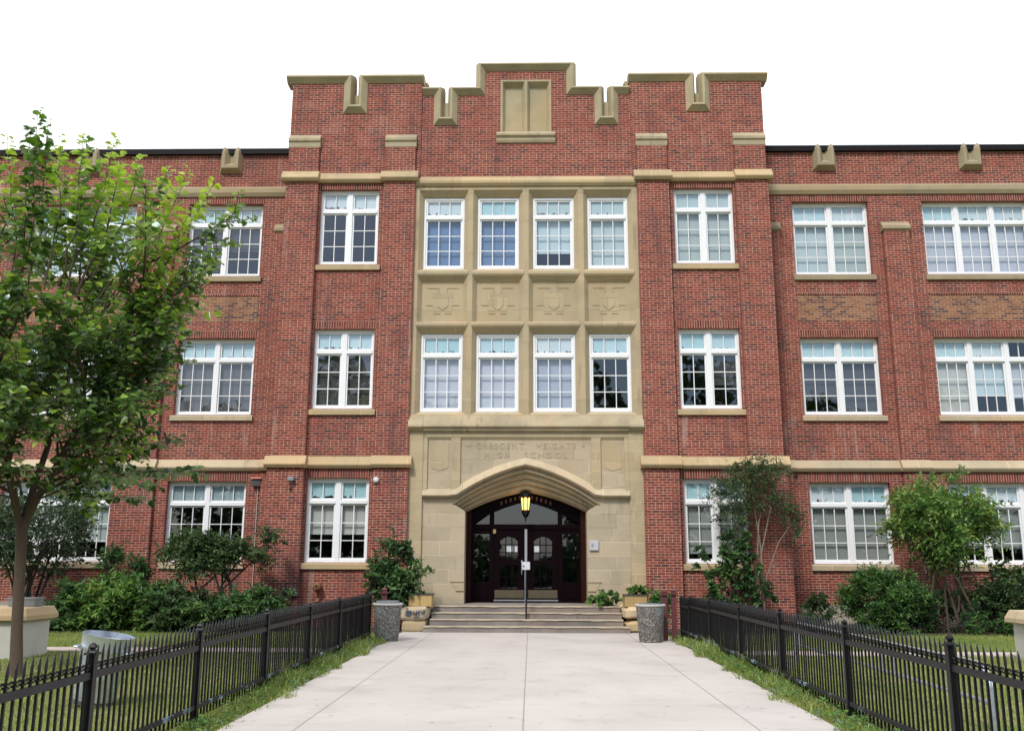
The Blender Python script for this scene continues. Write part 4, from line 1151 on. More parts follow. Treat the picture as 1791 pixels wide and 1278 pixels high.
def fence(x, ys, hs, label, seed):
    rr = random.Random(seed)
    T = thing('iron_fence', label, 'fence', (x, ys[-1], 0), 'black iron fences beside the path')
    for y, h in zip(ys, hs): fence_post(x, y, h, T)
    for i in range(len(ys) - 1):
        a, b = ys[i], ys[i + 1]; ha, hb = hs[i], hs[i + 1]
        a, b = a + .037, b - .037
        zt = (ha + hb) / 2 - .27
        mb = MB(); mb.box(x - .020, x + .020, a, b, zt - .03, zt + .030); part('top_rail', mb, MAT['fence_rail'], T)
        mb = MB(); mb.box(x - .020, x + .020, a, b, .125, .170); part('bottom_rail', mb, MAT['fence_rail'], T)
        mb = MB(); n = max(2, round((b - a) / .113))
        for k in range(n):
            y = a + (b - a) * (k + .5) / n + rr.uniform(-.004, .004)
            spear(mb, x + rr.uniform(-.003, .003), y, zt + .03, 0)
        part('picket_panel', mb, MAT['black_steel'], T)
    return T
fence(-3.6, [-26.7, -24.05, -21.40, -18.74, -16.09, -13.34, -10.70, -8.17, -5.62, -4.62], [1.05, 1.05, 1.05, 1.05, 1.06, 1.10, 1.09, 1.09, 1.06, 1.08], 'black spear topped iron fence on the left of the pale path', 1)
fence(3.86, [-26.9, -24.05, -21.15, -18.3, -15.45, -12.5, -9.72, -6.9, -4.35, -3.1], [1.09, 1.09, 1.10, 1.12, 1.09, 1.10, 1.06, 1.07, 1.0, .99], 'black spear topped iron fence on the right of the pale path', 2)

# ------------------------------------------------------------------ galvanised can behind the left fence
cx, cy = -5.33, -14.8
T = thing('galvanised_can', 'dented galvanised metal can tilted on the lawn behind the left fence', 'metal can', (cx, cy, 0))
mb = MB()
def can_ring(r, z, n=72):
    out = []
    for k in range(n):
        a = 2 * math.pi * k / n
        f = r * (1 + (.03 * math.cos(26 * a) if .12 < z < .62 else 0) + .015 * math.cos(2 * a + 1) * z + .008 * math.sin(5 * a))
        out.append((cx + f * math.cos(a), cy + f * math.sin(a), z))
    return out
can_ring.__defaults__ = (156,)
mb.rings([can_ring(.235, .03), can_ring(.24, .05), can_ring(.245, .13), can_ring(.28, .60), can_ring(.292, .64), can_ring(.30, .66), can_ring(.298, .69), can_ring(.312, .82), can_ring(.318, .835), can_ring(.306, .84), can_ring(.29, .70), can_ring(.23, .10)], False)
tilt = Matrix.Translation((cx, cy, 0)) @ Matrix.Rotation(R(9), 4, 'Y') @ Matrix.Translation((-cx, -cy, 0))
mb.v = [tuple(tilt @ Vector(v)) for v in mb.v]; part('body', mb, MAT['galvanised_steel'], T, smooth=True)
mb = MB(); mb.lathe([(0, .02), (.236, .02), (.246, .0), (.246, .05), (0, .06)], (cx, cy, 0), 40); mb.v = [tuple(tilt @ Vector(v)) for v in mb.v]; part('base', mb, MAT['dark_metal'], T)
for a0 in (R(200), R(355)):
    mb = MB(); c, sn = math.cos(a0), math.sin(a0); q = Vector((-sn, c, 0))
    P_ = [Vector((cx + c * r, cy + sn * r, z)) + q * t_ for r, t_, z in ((.30, -.07, .66), (.36, -.06, .655), (.37, 0, .65), (.36, .06, .655), (.30, .07, .66))]
    mb.tube([tilt @ p for p in P_], .011, 8); part('handle', mb, MAT['galvanised_steel'], T)
    mb = MB(); P2 = [Vector((cx + c * .30, cy + sn * .30, .66)) + q * t_ for t_ in (-.1, .1)]
    mb.tube([tilt @ p for p in P2], .022, 6); part('handle_bracket', mb, MAT['galvanised_steel'], T)

# ------------------------------------------------------------------ low walls with stone caps out on the lawn
def low_wall(x0, x1, y0, y1, label, loc, vent=None, capm='buff_cap_stone'):
    T = thing('low_wall', label, 'low wall', loc)
    mb = MB(); mb.box(x0, x1, y0, y1, -.2, .645, .012); part('body', mb, MAT['cast_concrete'], T)
    mb = MB(); o = .10
    rs = [[(x0 - a, y0 - a, z), (x1 + a, y0 - a, z), (x1 + a, y1 + a, z), (x0 - a, y1 + a, z)] for a, z in ((o - .02, .648), (o, .665), (o, .74), (.035, .875), (.015, .885))]
    mb.rings(rs, True); part('cap', mb, MAT[capm], T)
    if vent:
        mb = MB(); mb.box(vent[0], vent[0] + .22, y0 - .004, y0 + .01, .12, .27); part('vent', mb, MAT['black_steel'], T)
    return T
low_wall(-13.0, -9.30, -9.15, -8.15, 'concrete low wall with tan stone cap behind the slender tree trunk', (-10.5, -8.6, 0), vent=(-10.45,))
low_wall(9.40, 13.0, -9.3, -8.2, 'pale concrete low wall with buff stone cap on the right lawn', (10.5, -8.6, 0), vent=(9.56,), capm='pale_sandstone')
T = thing('metal_trough', 'grey green metal trough standing on the left low wall', 'trough', (-9.6, -8.6, .885))
mb = MB(); x0, x1, y0, y1 = -9.88, -9.33, -8.75, -8.4
mb.rings([[(x0 + i, y0 + i, z), (x1 - i, y0 + i, z), (x1 - i, y1 - i, z), (x0 + i, y1 - i, z)] for i, z in ((.03, .887), (.0, 1.03), (-.012, 1.03), (-.012, 1.055), (.02, 1.055), (.02, .92))], True)
part('body', mb, MAT['grey_plastic'], T)

# ------------------------------------------------------------------ bicycle rack behind the right fence
T = thing('bicycle_rack', 'low galvanised tube bicycle rack on the lawn behind the right fence', 'bike rack', (5.0, -12.6, 0))
ya, yb, zt, rr_ = -16.3, -9.3, .68, .22
pts = [(5.0, ya - rr_, -.05), (5.0, ya - rr_, zt - rr_)] + [(5.0, ya - rr_ * math.cos(a), zt - rr_ + rr_ * math.sin(a)) for a in (R(30), R(60), R(90))]
pts += [(5.0, yb + rr_ * math.sin(a), zt - rr_ + rr_ * math.cos(a)) for a in (0, R(30), R(60), R(90))] + [(5.0, yb + rr_, -.05)]
mb = MB(); mb.tube(pts, .032, 10); part('frame', mb, MAT['galvanised_steel'], T, smooth=True)
mb = MB(); mb.tube([(5.0, ya - rr_ + .01, .30), (5.0, yb + rr_ - .01, .30)], .026, 8); part('lower_rail', mb, MAT['galvanised_steel'], T, smooth=True)
for k in range(18):
    y = ya + (yb - ya) * k / 17
    mb = MB(); mb.tube([(5.0, y, .31), (5.0, y, zt - .01)], .011, 6); part('upright', mb, MAT['grey_plastic'], T)
# ------------------------------------------------------------------ foliage
def leaves_mesh(name, pos, axis, nrm, length, width, tone, mat, parent, fold=0.25, droop=0.15, simple=False):
    """one six-vertex folded leaf per row (or a 4-vertex one when simple)"""
    pos = np.asarray(pos, float); n = len(pos)
    axis = axis / (np.linalg.norm(axis, axis=1, keepdims=True) + 1e-9)
    side = np.cross(axis, nrm); side /= (np.linalg.norm(side, axis=1, keepdims=True) + 1e-9)
    nn = np.cross(side, axis)
    L = np.asarray(length)[:, None]; Wd = np.asarray(width)[:, None]
    o = np.array(WL[parent.name]) if parent is not None else np.zeros(3)
    b = pos - o
    if simple:
        V = np.stack([b, b + axis * L * .45 + side * Wd * .5 + nn * Wd * fold, b + axis * L - nn * L * droop, b + axis * L * .45 - side * Wd * .5 + nn * Wd * fold], 1).reshape(-1, 3)
        k = 4; base = np.arange(n)[:, None] * 4
        loops = (base + np.array([0, 1, 2, 3])).ravel(); nf = n
    else:
        V = np.stack([b,
                      b + axis * L * .28 + side * Wd * .5 + nn * Wd * fold,
                      b + axis * L * .66 + side * Wd * .40 + nn * (Wd * fold * .8 - L * droop * .3),
                      b + axis * L - nn * L * droop,
                      b + axis * L * .66 - side * Wd * .40 + nn * (Wd * fold * .8 - L * droop * .3),
                      b + axis * L * .28 - side * Wd * .5 + nn * Wd * fold], 1).reshape(-1, 3)
        k = 6; base = np.arange(n)[:, None] * 6
        loops = (base + np.array([0, 1, 2, 3, 0, 3, 4, 5])).ravel(); nf = 2 * n
    me = bpy.data.meshes.new(name)
    me.vertices.add(len(V)); me.vertices.foreach_set('co', V.ravel())
    me.loops.add(len(loops)); me.loops.foreach_set('vertex_index', loops.astype(np.int32))
    me.polygons.add(nf); me.polygons.foreach_set('loop_start', (np.arange(nf) * 4).astype(np.int32))
    at = me.attributes.new('tone', 'FLOAT', 'POINT'); at.data.foreach_set('value', np.repeat(np.clip(tone, 0, 1), k).astype(np.float32))
    me.materials.append(MAT[mat]); me.update(); me.validate()
    loc = tuple(o)
    return link(bpy.data.objects.new(name, me), parent, loc)

def blades_mesh(name, pos, h, w, tone, lean, mat, label=None, parent=None):
    pos = np.asarray(pos, float); n = len(pos)
    a = RNG.uniform(0, 2 * np.pi, n); d = np.stack([np.cos(a), np.sin(a), np.zeros(n)], 1)
    a2 = RNG.uniform(0, 2 * np.pi, n); ld = np.stack([np.cos(a2), np.sin(a2), np.zeros(n)], 1)
    H = h[:, None]; up_ = np.array([0, 0, 1.0])
    mid = pos + up_ * H * .55 + ld * (lean * .3)[:, None] * H
    tip = pos + up_ * H * np.clip(1 - lean * .35, .3, 1)[:, None] + ld * lean[:, None] * H
    V = np.stack([pos - d * w[:, None] * .5, pos + d * w[:, None] * .5, mid + d * w[:, None] * .4, tip, mid - d * w[:, None] * .4], 1).reshape(-1, 3)
    base = np.arange(n)[:, None] * 5
    loops = (base + np.array([0, 1, 2, 4, 4, 2, 3])).ravel()
    ls = (np.arange(n)[:, None] * 7 + np.array([0, 4])).ravel()
    me = bpy.data.meshes.new(name)
    me.vertices.add(len(V)); me.vertices.foreach_set('co', V.ravel())
    me.loops.add(len(loops)); me.loops.foreach_set('vertex_index', loops.astype(np.int32))
    me.polygons.add(2 * n); me.polygons.foreach_set('loop_start', ls.astype(np.int32))
    at = me.attributes.new('tone', 'FLOAT', 'POINT'); at.data.foreach_set('value', np.repeat(np.clip(tone, 0, 1), 5).astype(np.float32))
    me.materials.append(MAT[mat]); me.update(); me.validate()
    return link(bpy.data.objects.new(name, me), parent)

def unit(v): return v / (np.linalg.norm(v, axis=-1, keepdims=True) + 1e-9)

# ---- the slender street tree: limbs, branches and leafy shoots grown from the fork
def grow_tree():
    rg = np.random.default_rng(21)
    T = thing('linden_tree', 'slender young tree with bright lime shoot tips on the left lawn', 'tree', (-7.95, -11.9, 0))
    base = np.array([-7.92, -11.9, 0.]); fork = np.array([-8.02, -11.95, 2.42])
    tr = MB()
    tr.tube([(-7.86, -11.9, -.1), (-7.88, -11.9, .05), (-7.94, -11.9, .7), (-7.97, -11.93, 1.5), (-8.00, -11.95, 2.1), tuple(fork)], [.125, .103, .088, .083, .086, .094], 12)
    trunk = part('trunk', tr, MAT['bark'], T, smooth=True)
    br = MB(); P, A, Nn, Ln, Wd, Tn = [], [], [], [], [], []
    def leafy(path, rad0, spacing, young, size, base=.46):
        """alternate leaves along a shoot"""
        path = np.array(path); seg = np.linalg.norm(np.diff(path, axis=0), axis=1); tot = seg.sum(); cum = np.r_[0, np.cumsum(seg)]
        s = rg.uniform(0, spacing); sgn = 1
        while s < tot:
            i = min(np.searchsorted(cum, s) - 1, len(seg) - 1); i = max(i, 0)
            q = (s - cum[i]) / max(seg[i], 1e-6); p = path[i] + (path[i + 1] - path[i]) * q; t = unit(path[i + 1] - path[i])
            sd = unit(np.cross(t, np.array([rg.normal(0, .3), rg.normal(0, .3), 1.0])))
            ax = unit(sd * sgn * 1.0 + t * .45 + np.array([0, 0, -.15]) + rg.normal(0, .28, 3))
            nr = unit(np.array([0, 0, 1.0]) + rg.normal(0, .38, 3))
            l = size * rg.uniform(.72, 1.2) * (1 - .35 * max(0, s / tot - .75) / .25)
            P.append(p + ax * .02); A.append(ax); Nn.append(nr); Ln.append(l); Wd.append(l * rg.uniform(.66, .82))
            Tn.append(np.clip(rg.normal(base, .14) + young * (.12 + .55 * (s / tot) ** 1.5), 0, 1))
            sgn = -sgn; s += spacing * rg.uniform(.75, 1.25)
    def shoot(p, d, length, r, curve_up, nseg=7, wob=.10):
        pts = [p]; d = unit(d)
        for k in range(nseg):
            d = unit(d + np.array([0, 0, curve_up / nseg]) + rg.normal(0, wob, 3) * .5)
            pts.append(pts[-1] + d * length / nseg)
        br.tube(pts, [r * (1 - .85 * k / nseg) + .0015 for k in range(nseg + 1)], 6 if r > .02 else 4)
        return pts
    def ramify(pts, lvl, r, length):
        n = len(pts)
        if lvl == 0: cnt, start = 11, .16
        elif lvl == 1: cnt, start = 7, .15
        else: return
        for j in range(cnt):
            q = start + (1 - start) * (j + rg.uniform(.1, .9)) / cnt
            i = min(int(q * (n - 1)), n - 2); fr_ = q * (n - 1) - i
            p = pts[i] + (pts[i + 1] - pts[i]) * fr_; t = unit(pts[i + 1] - pts[i])
            az = rg.uniform(0, 2 * np.pi); sd = unit(np.cross(t, np.array([math.cos(az), math.sin(az), .2])))
            # keep the crown open to the outside
            out = p - np.array([-8.0, -11.95, p[2]]); sd = unit(sd + unit(out + 1e-3) * .35)
            L = min(1.75, length * (.62 - .30 * q)) * rg.uniform(.6, 1.15) if lvl == 0 else length * (.55 - .2 * q) * rg.uniform(.6, 1.2)
            c = shoot(p, t * .65 + sd * .85 + np.array([0, 0, -.05]), L, r * (.42 if lvl == 0 else .4), .35 if lvl == 0 else .15, 6)
            young = rg.uniform(.1, .9) if (c[-1][2] > 5.6 or rg.random() < .28) else rg.uniform(0, .25)
            if lvl == 1 or L < .5: leafy(c, r, .056, young, .15)
            else:
                leafy(c[3:], r, .060, young, .155); ramify(c, lvl + 1, r * .42, L)
    limbs = [((.42, -.10, 1.0), 5.0), ((-.42, .10, 1.0), 5.2), ((.06, .30, 1.0), 5.9), ((-.10, -.42, 1.0), 4.6)]
    prim = []
    for k, (d, L) in enumerate(limbs):
        p = fork + np.array([d[0] * .08, d[1] * .08, -.10])
        pts = shoot(p, np.array(d), L, .066 - .004 * k, .30, 10, .08)
        prim.append(pts); ramify(pts, 0, .052, L); leafy(pts[-4:], .05, .05, .8, .14)
    side = [(0, .12, (.95, -.25, .35), 3.0), (0, .22, (.75, .55, .55), 3.0), (0, .34, (.95, -.05, .75), 2.9), (0, .48, (.75, -.35, .9), 2.7), (0, .62, (.8, .2, .9), 2.4), (0, .40, (.3, -.9, .6), 2.4),
            (1, .12, (-.95, -.3, .40), 3.2), (1, .20, (-.8, .5, .5), 3.2), (1, .30, (-.95, -.1, .7), 3.2), (1, .42, (-.6, -.6, .8), 3.0), (1, .55, (-.6, -.5, .9), 2.8), (1, .65, (-.8, .2, .9), 2.6),
            (2, .18, (.5, .8, .5), 2.8), (2, .32, (-.5, .9, .7), 2.8), (2, .45, (.7, .3, .8), 2.6), (2, .60, (.2, -.6, .9), 2.5), (2, .70, (-.7, .2, .9), 2.4),
            (3, .26, (.45, -.9, .30), 2.6), (3, .32, (-.5, -.85, .35), 2.8), (3, .26, (.25, -.9, .6), 2.6), (3, .38, (-.5, -.8, .8), 2.6), (3, .50, (.6, -.5, .8), 2.4), (3, .36, (-.9, -.4, .4), 2.8)]
    for li, q, d, L in side:
        pts0 = prim[li]; i = int(q * 10); p = pts0[i]
        L *= .74; pts = shoot(p, np.array(d) * np.array([1, 1, 1.15]), L, .030, .45, 8, .10)
        ramify(pts, 0, .030, L); leafy(pts[-4:], .03, .05, .7, .14)
    # low, drooping inner branches that hang in front of the ground floor window
    for q_, d, L in ((fork + np.array([.10, 0, .25]), (.9, -.3, .30), 2.0), (fork + np.array([.15, 0, .45]), (.8, .4, .35), 2.1), (fork + np.array([0, -.1, .35]), (.35, -.9, .30), 1.7), (fork + np.array([-.1, 0, .3]), (-.8, -.4, .3), 1.9), (fork + np.array([.2, .1, .6]), (1.0, .1, .22), 2.3), (fork + np.array([-.15, .1, .5]), (-.9, .3, .3), 2.0), (fork + np.array([.05, .1, .4]), (.3, .9, .3), 1.8)):
        pts = shoot(q_, np.array(d), L, .020, -.25, 7, .12)
        for k in range(2, 8):
            for sg_ in (-1, 1):
                sd_ = unit(np.cross(np.array(d), np.array([0, 0, 1.0]))) * sg_
                leafy(shoot(pts[k], np.array(d) * .6 + sd_ * .8 + np.array([0, 0, -.1]), rg.uniform(.35, .75), .006, -.2, 5), .006, .056, 0, .15, base=.30)
    # a few long leaders over the eaves, the young lime tips towards the tower
    for tip, st, y in (((-6.95, -12.3, 8.85), (-7.6, -12.1, 6.4), 1.0), ((-6.2, -11.8, 8.5), (-7.2, -11.9, 6.0), 1.0), ((-5.95, -12.3, 7.95), (-7.1, -12.1, 5.6), 1.0), ((-6.75, -12.4, 8.3), (-7.4, -12.2, 6.0), .95), ((-5.72, -12.1, 6.55), (-7.0, -12.0, 4.9), .95), ((-5.98, -12.2, 7.0), (-7.1, -12.1, 5.0), .9), ((-6.15, -12.2, 5.5), (-7.2, -12.1, 4.2), .85), ((-8.9, -12.2, 8.95), (-8.6, -12.0, 6.0), .9), ((-7.9, -12.3, 8.9), (-8.0, -12.1, 6.2), .9), ((-6.2, -12.3, 4.3), (-7.4, -12.1, 3.6), .6), ((-7.35, -12.6, 8.75), (-7.7, -12.2, 6.2), 1.0),
                       ((-8.45, -12.1, 9.5), (-8.5, -12.0, 5.5), .15), ((-8.62, -12.0, 9.2), (-8.5, -12.0, 5.6), .1), ((-8.25, -12.1, 9.3), (-8.35, -12.0, 5.8), .15), ((-9.35, -12.0, 9.1), (-9.0, -12.0, 5.6), .1), ((-7.62, -12.0, 9.0), (-7.7, -12.0, 5.8), .2), ((-7.05, -11.8, 8.75), (-7.5, -11.9, 6.2), 1.0), ((-6.55, -12.1, 8.62), (-7.3, -12.0, 6.3), 1.0),
                       ((-5.75, -12.0, 8.42), (-7.0, -12.0, 5.8), 1.0), ((-5.30, -12.0, 8.15), (-6.9, -12.0, 5.4), 1.0), ((-5.55, -12.2, 7.6), (-6.9, -12.1, 5.0), .9), ((-5.95, -12.0, 5.95), (-7.2, -12.0, 4.4), .9), ((-6.05, -12.1, 5.05), (-7.3, -12.0, 4.0), .8),
                       ((-5.92, -12.3, 3.65), (-7.3, -12.1, 3.4), .9), ((-6.5, -12.6, 3.35), (-7.5, -12.2, 3.3), .3), ((-7.6, -13.6, 4.95), (-7.8, -12.5, 4.0), 1.1), ((-8.0, -13.7, 4.6), (-8.0, -12.5, 3.9), 1.0)):
        st, tip = np.array(st), np.array(tip); mid = (st + tip) / 2 + np.array([.12, 0, -.12])
        ctr = [st + (mid - st) * q * 2 if q < .5 else mid + (tip - mid) * (q * 2 - 1) for q in np.linspace(0, 1, 9)]
        ctr = [c + rg.normal(0, .02, 3) for c in ctr]
        br.tube(ctr, [.016 * (1 - .85 * k / 8) + .002 for k in range(9)], 5)
        leafy(ctr[2:], .01, .048, y, .19, base=.46 + .20 * (y >= .8)); leafy(ctr[4:], .01, .09, y, .15, base=.46 + .20 * (y >= .8))
    part('branches', br, MAT['bark'], T, smooth=True)
    leaves_mesh('crown', np.array(P), np.array(A), np.array(Nn), np.array(Ln), np.array(Wd), np.array(Tn), 'linden_leaf', T, fold=.16, droop=.18)
    return len(P)
n_leaf = grow_tree()
print('street tree leaves', n_leaf)

# ---- shrubs: clump centres on a lumpy dome, leaves along short sprays that radiate from them
def shrub(name, label, cat, c, r, z0, z1, nleaf, size, asp, mat, seed, nclump=26, tone=(.45, .2), stems=None, stem_mat='dark_bark', clump=.30, flat=.0, group=None, up_bias=.35, shape=None, stem_r=.022, simple=False, dead=0.0, flowers=None, spread=.10):
    rg = np.random.default_rng(seed)
    T = thing(name, label, cat, (c[0], c[1], 0), group)
    zc = (z0 + z1) / 2; rz = (z1 - z0) / 2
    if shape is None:
        d = unit(rg.normal(0, 1, (nclump, 3))); rad = rg.uniform(.35, 1.0, nclump) ** .5
        cc = d * rad[:, None]
    else: cc = np.array(shape, float)[:, :3]; nclump = len(cc)
    scale = np.array([r[0], r[1], rz]); ctr = cc * scale * .84 + np.array([c[0], c[1], zc])
    cs = clump * rg.uniform(.7, 1.3, nclump)
    if shape is not None and len(shape[0]) > 3: cs = cs * np.array(shape, float)[:, 3]
    root = np.array([c[0], c[1], max(0.0, z0 - (.3 if stems else 0))])
    if stems is None: stems = max(5, nclump // 3)
    sm = MB(); idx = rg.permutation(nclump)[:stems] if stems < nclump else np.arange(nclump)
    for i in idx:
        b = np.array([c[0] + rg.normal(0, spread * r[0]), c[1] + rg.normal(0, spread * r[1]), -.05]); e = ctr[i]
        m1 = b + (e - b) * np.array([.25, .25, .5]) + rg.normal(0, .06, 3); m2 = b + (e - b) * np.array([.62, .62, .8]) + rg.normal(0, .05, 3)
        sm.tube([b, m1, m2, e], [stem_r, stem_r * .75, stem_r * .5, stem_r * .2], 5)
    # sprays
    per = 9; ns = nleaf // per
    ci = rg.choice(nclump, ns, p=(cs ** 2) / (cs ** 2).sum())
    outd = unit(ctr[ci] - np.array([c[0], c[1], zc - rz * .4]))
    sd = unit(rg.normal(0, 1, (ns, 3)) + outd * .7 + np.array([0, 0, up_bias]))
    p0 = ctr[ci] + rg.normal(0, .28, (ns, 3)) * cs[ci][:, None]
    sl = cs[ci] * rg.uniform(.5, 1.15, ns)
    k = np.tile(np.arange(per), ns); rep = lambda a: np.repeat(a, per, 0)
    q = (k + rg.uniform(0, 1, ns * per)) / per
    pos = rep(p0) + rep(sd) * (rep(sl) * q)[:, None]
    pos[:, 2] -= rep(sl) * q ** 2 * .25
    s1 = unit(np.cross(sd, rg.normal(0, 1, (ns, 3)) * .5 + np.array([0, 0, 1.0]))); sg = np.where(k % 2 == 0, 1, -1)
    ax = unit(rep(s1) * sg[:, None] + rep(sd) * .6 + rg.normal(0, .35, (ns * per, 3)))
    nr = unit(np.array([0, 0, 1.0]) + rg.normal(0, .45, (ns * per, 3)) + rep(outd) * .25)
    ln = size * rg.uniform(.65, 1.25, ns * per)
    ct = rg.normal(0, .10, nclump)
    tn = rg.normal(tone[0], tone[1] * .6, ns * per) + ct[rep(ci)] + rep(rg.normal(0, tone[1] * .5, ns))
    keep = pos[:, 2] > .01
    if dead > 0: tn = np.where(rep(rg.random(ns) < dead), .97, np.minimum(tn, .85))
    leaves_mesh('foliage', pos[keep], ax[keep], nr[keep], ln[keep], (ln * asp)[keep], tn[keep], mat, T, simple=simple)
    if sm.v: part('stems', sm, MAT[stem_mat], T, smooth=True)
    if flowers:
        n, fs, ft = flowers
        fi = rg.choice(nclump, n); fp = ctr[fi] + unit(rg.normal(0, .6, (n, 3)) + np.array([0, -.7, .8])) * (cs[fi] * .95)[:, None]
        m = 30
        for q_ in fp:
            fpos = q_ + rg.normal(0, 1, (m, 3)) * np.array([fs, fs, fs * .3])
            leaves_mesh('flower_head', fpos, unit(rg.normal(0, 1, (m, 3)) + np.array([0, 0, 1])), unit(rg.normal(0, .3, (m, 3)) + np.array([0, 0, 1])), np.full(m, .03), np.full(m, .03), rg.normal(ft, .04, m), mat, T, simple=True)
    return T

# left bed
shrub('dark_shrub', 'broad dark shrub against the wall behind the slender tree trunk', 'shrub', (-13.75, -1.0), (2.15, 1.2), 1.3, 3.85, 11000, .11, .5, 'dark_leaf', 31, 34, (.42, .2), stems=12, clump=.62, stem_r=.045)
shrub('leafy_shrub', 'tall thin leaved green shrub standing above the hedge', 'shrub', (-11.0, -.9), (.5, .5), .9, 2.12, 1900, .15, .30, 'sumac_leaf', 32, 12, (.5, .2), clump=.30)
hx = [(-12.1, .62, .80), (-11.55, .70, 1.25), (-10.9, .72, 1.42), (-10.25, .72, 1.33), (-9.6, .7, 1.22), (-9.0, .6, 1.0), (-8.45, .55, .85), (-7.75, .6, .85), (-7.0, .55, 1.05)]
hl = ['low ragged green shrub at the left end of the hedge near the low wall', 'green fern leaved shrub second from the low wall in the hedge', 'taller bright green fern leaved shrub below the thin leaved shrub', 'bright green fern leaved shrub left of the hawthorn in the hedge', 'fern leaved shrub just left of the twisted hawthorn stems', 'brownish green shrub at the foot of the hawthorn', 'dark green shrub under the middle of the hawthorn', 'dark green shrub under the right half of the hawthorn', 'low green shrub at the right end of the left hedge']
for i, ((x, rx, h), lb) in enumerate(zip(hx, hl)):
    dk = i >= 5
    shrub('hedge_shrub', lb, 'shrub', (x, -1.75 + .12 * math.sin(3 * i)), (rx, .75), -.05, h, 3600, .16 if not dk else .11, .36 if not dk else .55, ('fresh_leaf' if i in (1, 2, 3) else 'sumac_leaf') if i != 5 else 'grey_leaf', 40 + i, 22, ((.68, .22) if i in (1, 2, 3) else (.56, .2)), clump=.34, group='shrubs of the left hedge')
# the hawthorn: three leaning stems carrying a wide flat crown
rg0 = np.random.default_rng(5)
hs = []
for bx_, bw in ((-.72, .36), (-.12, .22), (.48, .40), (-.45, .2), (.2, .3)):
    for k in range(9): hs.append((bx_ + rg0.uniform(-bw, bw), rg0.uniform(-.6, .6), rg0.uniform(-.55, .85) - .35 * abs(rg0.normal(0, .4)), 1.0))
hs += [(1.12, 0, .75, .45), (.95, .1, .6, .6), (1.2, 0, .45, .35), (-.98, 0, .35, .6)]
shrub('hawthorn', 'gnarled hawthorn with bare leaning stems in front of the lower left window', 'shrub', (-8.25, -1.15), (1.62, .75), 1.25, 2.72, 15000, .085, .6, 'dark_leaf', 50, tone=(.72, .24), stems=9, clump=.34, shape=hs, stem_r=.045, spread=.30)
shrub('cherry_shrub', 'leafy dark green shrub hiding the left planter beside the portal', 'shrub', (-3.45, -1.35), (.74, .6), .30, 2.5, 4200, .15, .55, 'sumac_leaf', 51, 26, (.52, .2), clump=.34)
shrub('creeper', 'low green creeper spilling on the landing at the right door jamb', 'plant', (2.17, -.95), (.52, .3), .60, .95, 700, .10, .75, 'fresh_leaf', 52, 12, (.55, .2), clump=.15)
shrub('potted_plant', 'small bright green plant growing in the right planter box', 'plant', (2.92, -1.45), (.30, .25), .86, 1.14, 420, .085, .75, 'fresh_leaf', 53, 8, (.62, .2), clump=.13)
shrub('weedy_shrub', 'small green shrub between the right litter bin and maroon posts', 'shrub', (3.38, -2.7), (.34, .3), .1, 1.06, 700, .11, .6, 'fresh_leaf', 54, 10, (.5, .2), clump=.2)
# right bed
vs_ = [(-.35, 0, .55, 1), (-.05, 0, .95, .8), (.05, 0, .70, 1), (.30, 0, .80, .9), (.70, 0, .72, .6), (-.75, 0, .35, .7), (-.6, 0, .1, .7), (-.35, 0, .15, 1.1), (-.1, 0, .3, 1.1), (.12, 0, .35, 1), (-.25, 0, -.3, 1), (-.08, 0, -.2, .9),
       (-.6, 0, -.35, .6), (-.8, 0, -.45, .4), (.35, 0, .15, .9), (.6, 0, -.05, .9), (.8, 0, -.25, .9), (.98, 0, -.5, .8), (.7, 0, -.45, .7), (1.05, 0, -.75, .6), (.25, 0, -.25, .6), (0, 0, .0, 1), (-.3, 0, .85, .6), (.45, 0, .5, .7), (-.2, 0, -.62, .5)]
shrub('slender_tree', 'thin grey green sapling with sparse feathery crown over the right tower window', 'tree', (6.25, -.75), (1.38, .45), 2.15, 4.75, 7200, .085, .42, 'dark_leaf', 60, tone=(.66, .24), stems=5, stem_mat='pale_bark', clump=.50, shape=vs_, stem_r=.026, dead=.04)
us = [(.36, 0, -.3, .7), (.38, 0, 0, .7), (.36, 0, .3, .7), (.38, 0, .6, .65), (.37, 0, .9, .6), (.6, 0, .35, .4), (.66, 0, .1, .4), (-.1, 0, .9, .6), (-.2, 0, .55, .9), (0, 0, .3, 1), (-.15, 0, 0, 1), (-.6, 0, -.1, .7), (-.75, 0, .35, .5), (-.85, 0, .6, .35), (-.45, 0, -.4, .9), (.15, 0, -.35, 1), (.45, 0, -.5, .9), (.8, 0, -.35, .6), (.6, 0, -.75, .9), (0, 0, -.7, 1.1), (-.4, 0, -.75, 1), (.25, 0, .55, .4), (.95, 0, -.6, .5), (-.95, 0, .15, .4), (.1, 0, .75, .5)]
shrub('bittersweet_shrub', 'dark leaved climbing shrub with long shoots at the foot of the feathery sapling', 'shrub', (5.6, -1.0), (1.2, .5), .25, 2.75, 3800, .12, .68, 'sumac_leaf', 61, tone=(.52, .22), stems=14, clump=.26, shape=us)
shrub('small_shrub', 'small dark shrub against the concrete plinth left of the round bush', 'shrub', (7.75, -1.0), (.55, .4), -.1, .88, 1000, .12, .5, 'dark_leaf', 62, 14, (.5, .2), clump=.24)
rb = np.random.default_rng(17); rs_ = []
while len(rs_) < 90:
    a = rb.uniform(-1, 1, 3)
    rr_ = math.hypot(a[0], a[1]); lim = math.sqrt(max(0, 1 - max(0, a[2] + .25) ** 2 / 1.5625)) * (1 if a[2] > -.25 else .93)
    if rr_ < lim and (rr_ > lim * .55 or a[2] > .35): rs_.append((a[0], a[1], a[2], 1.0))
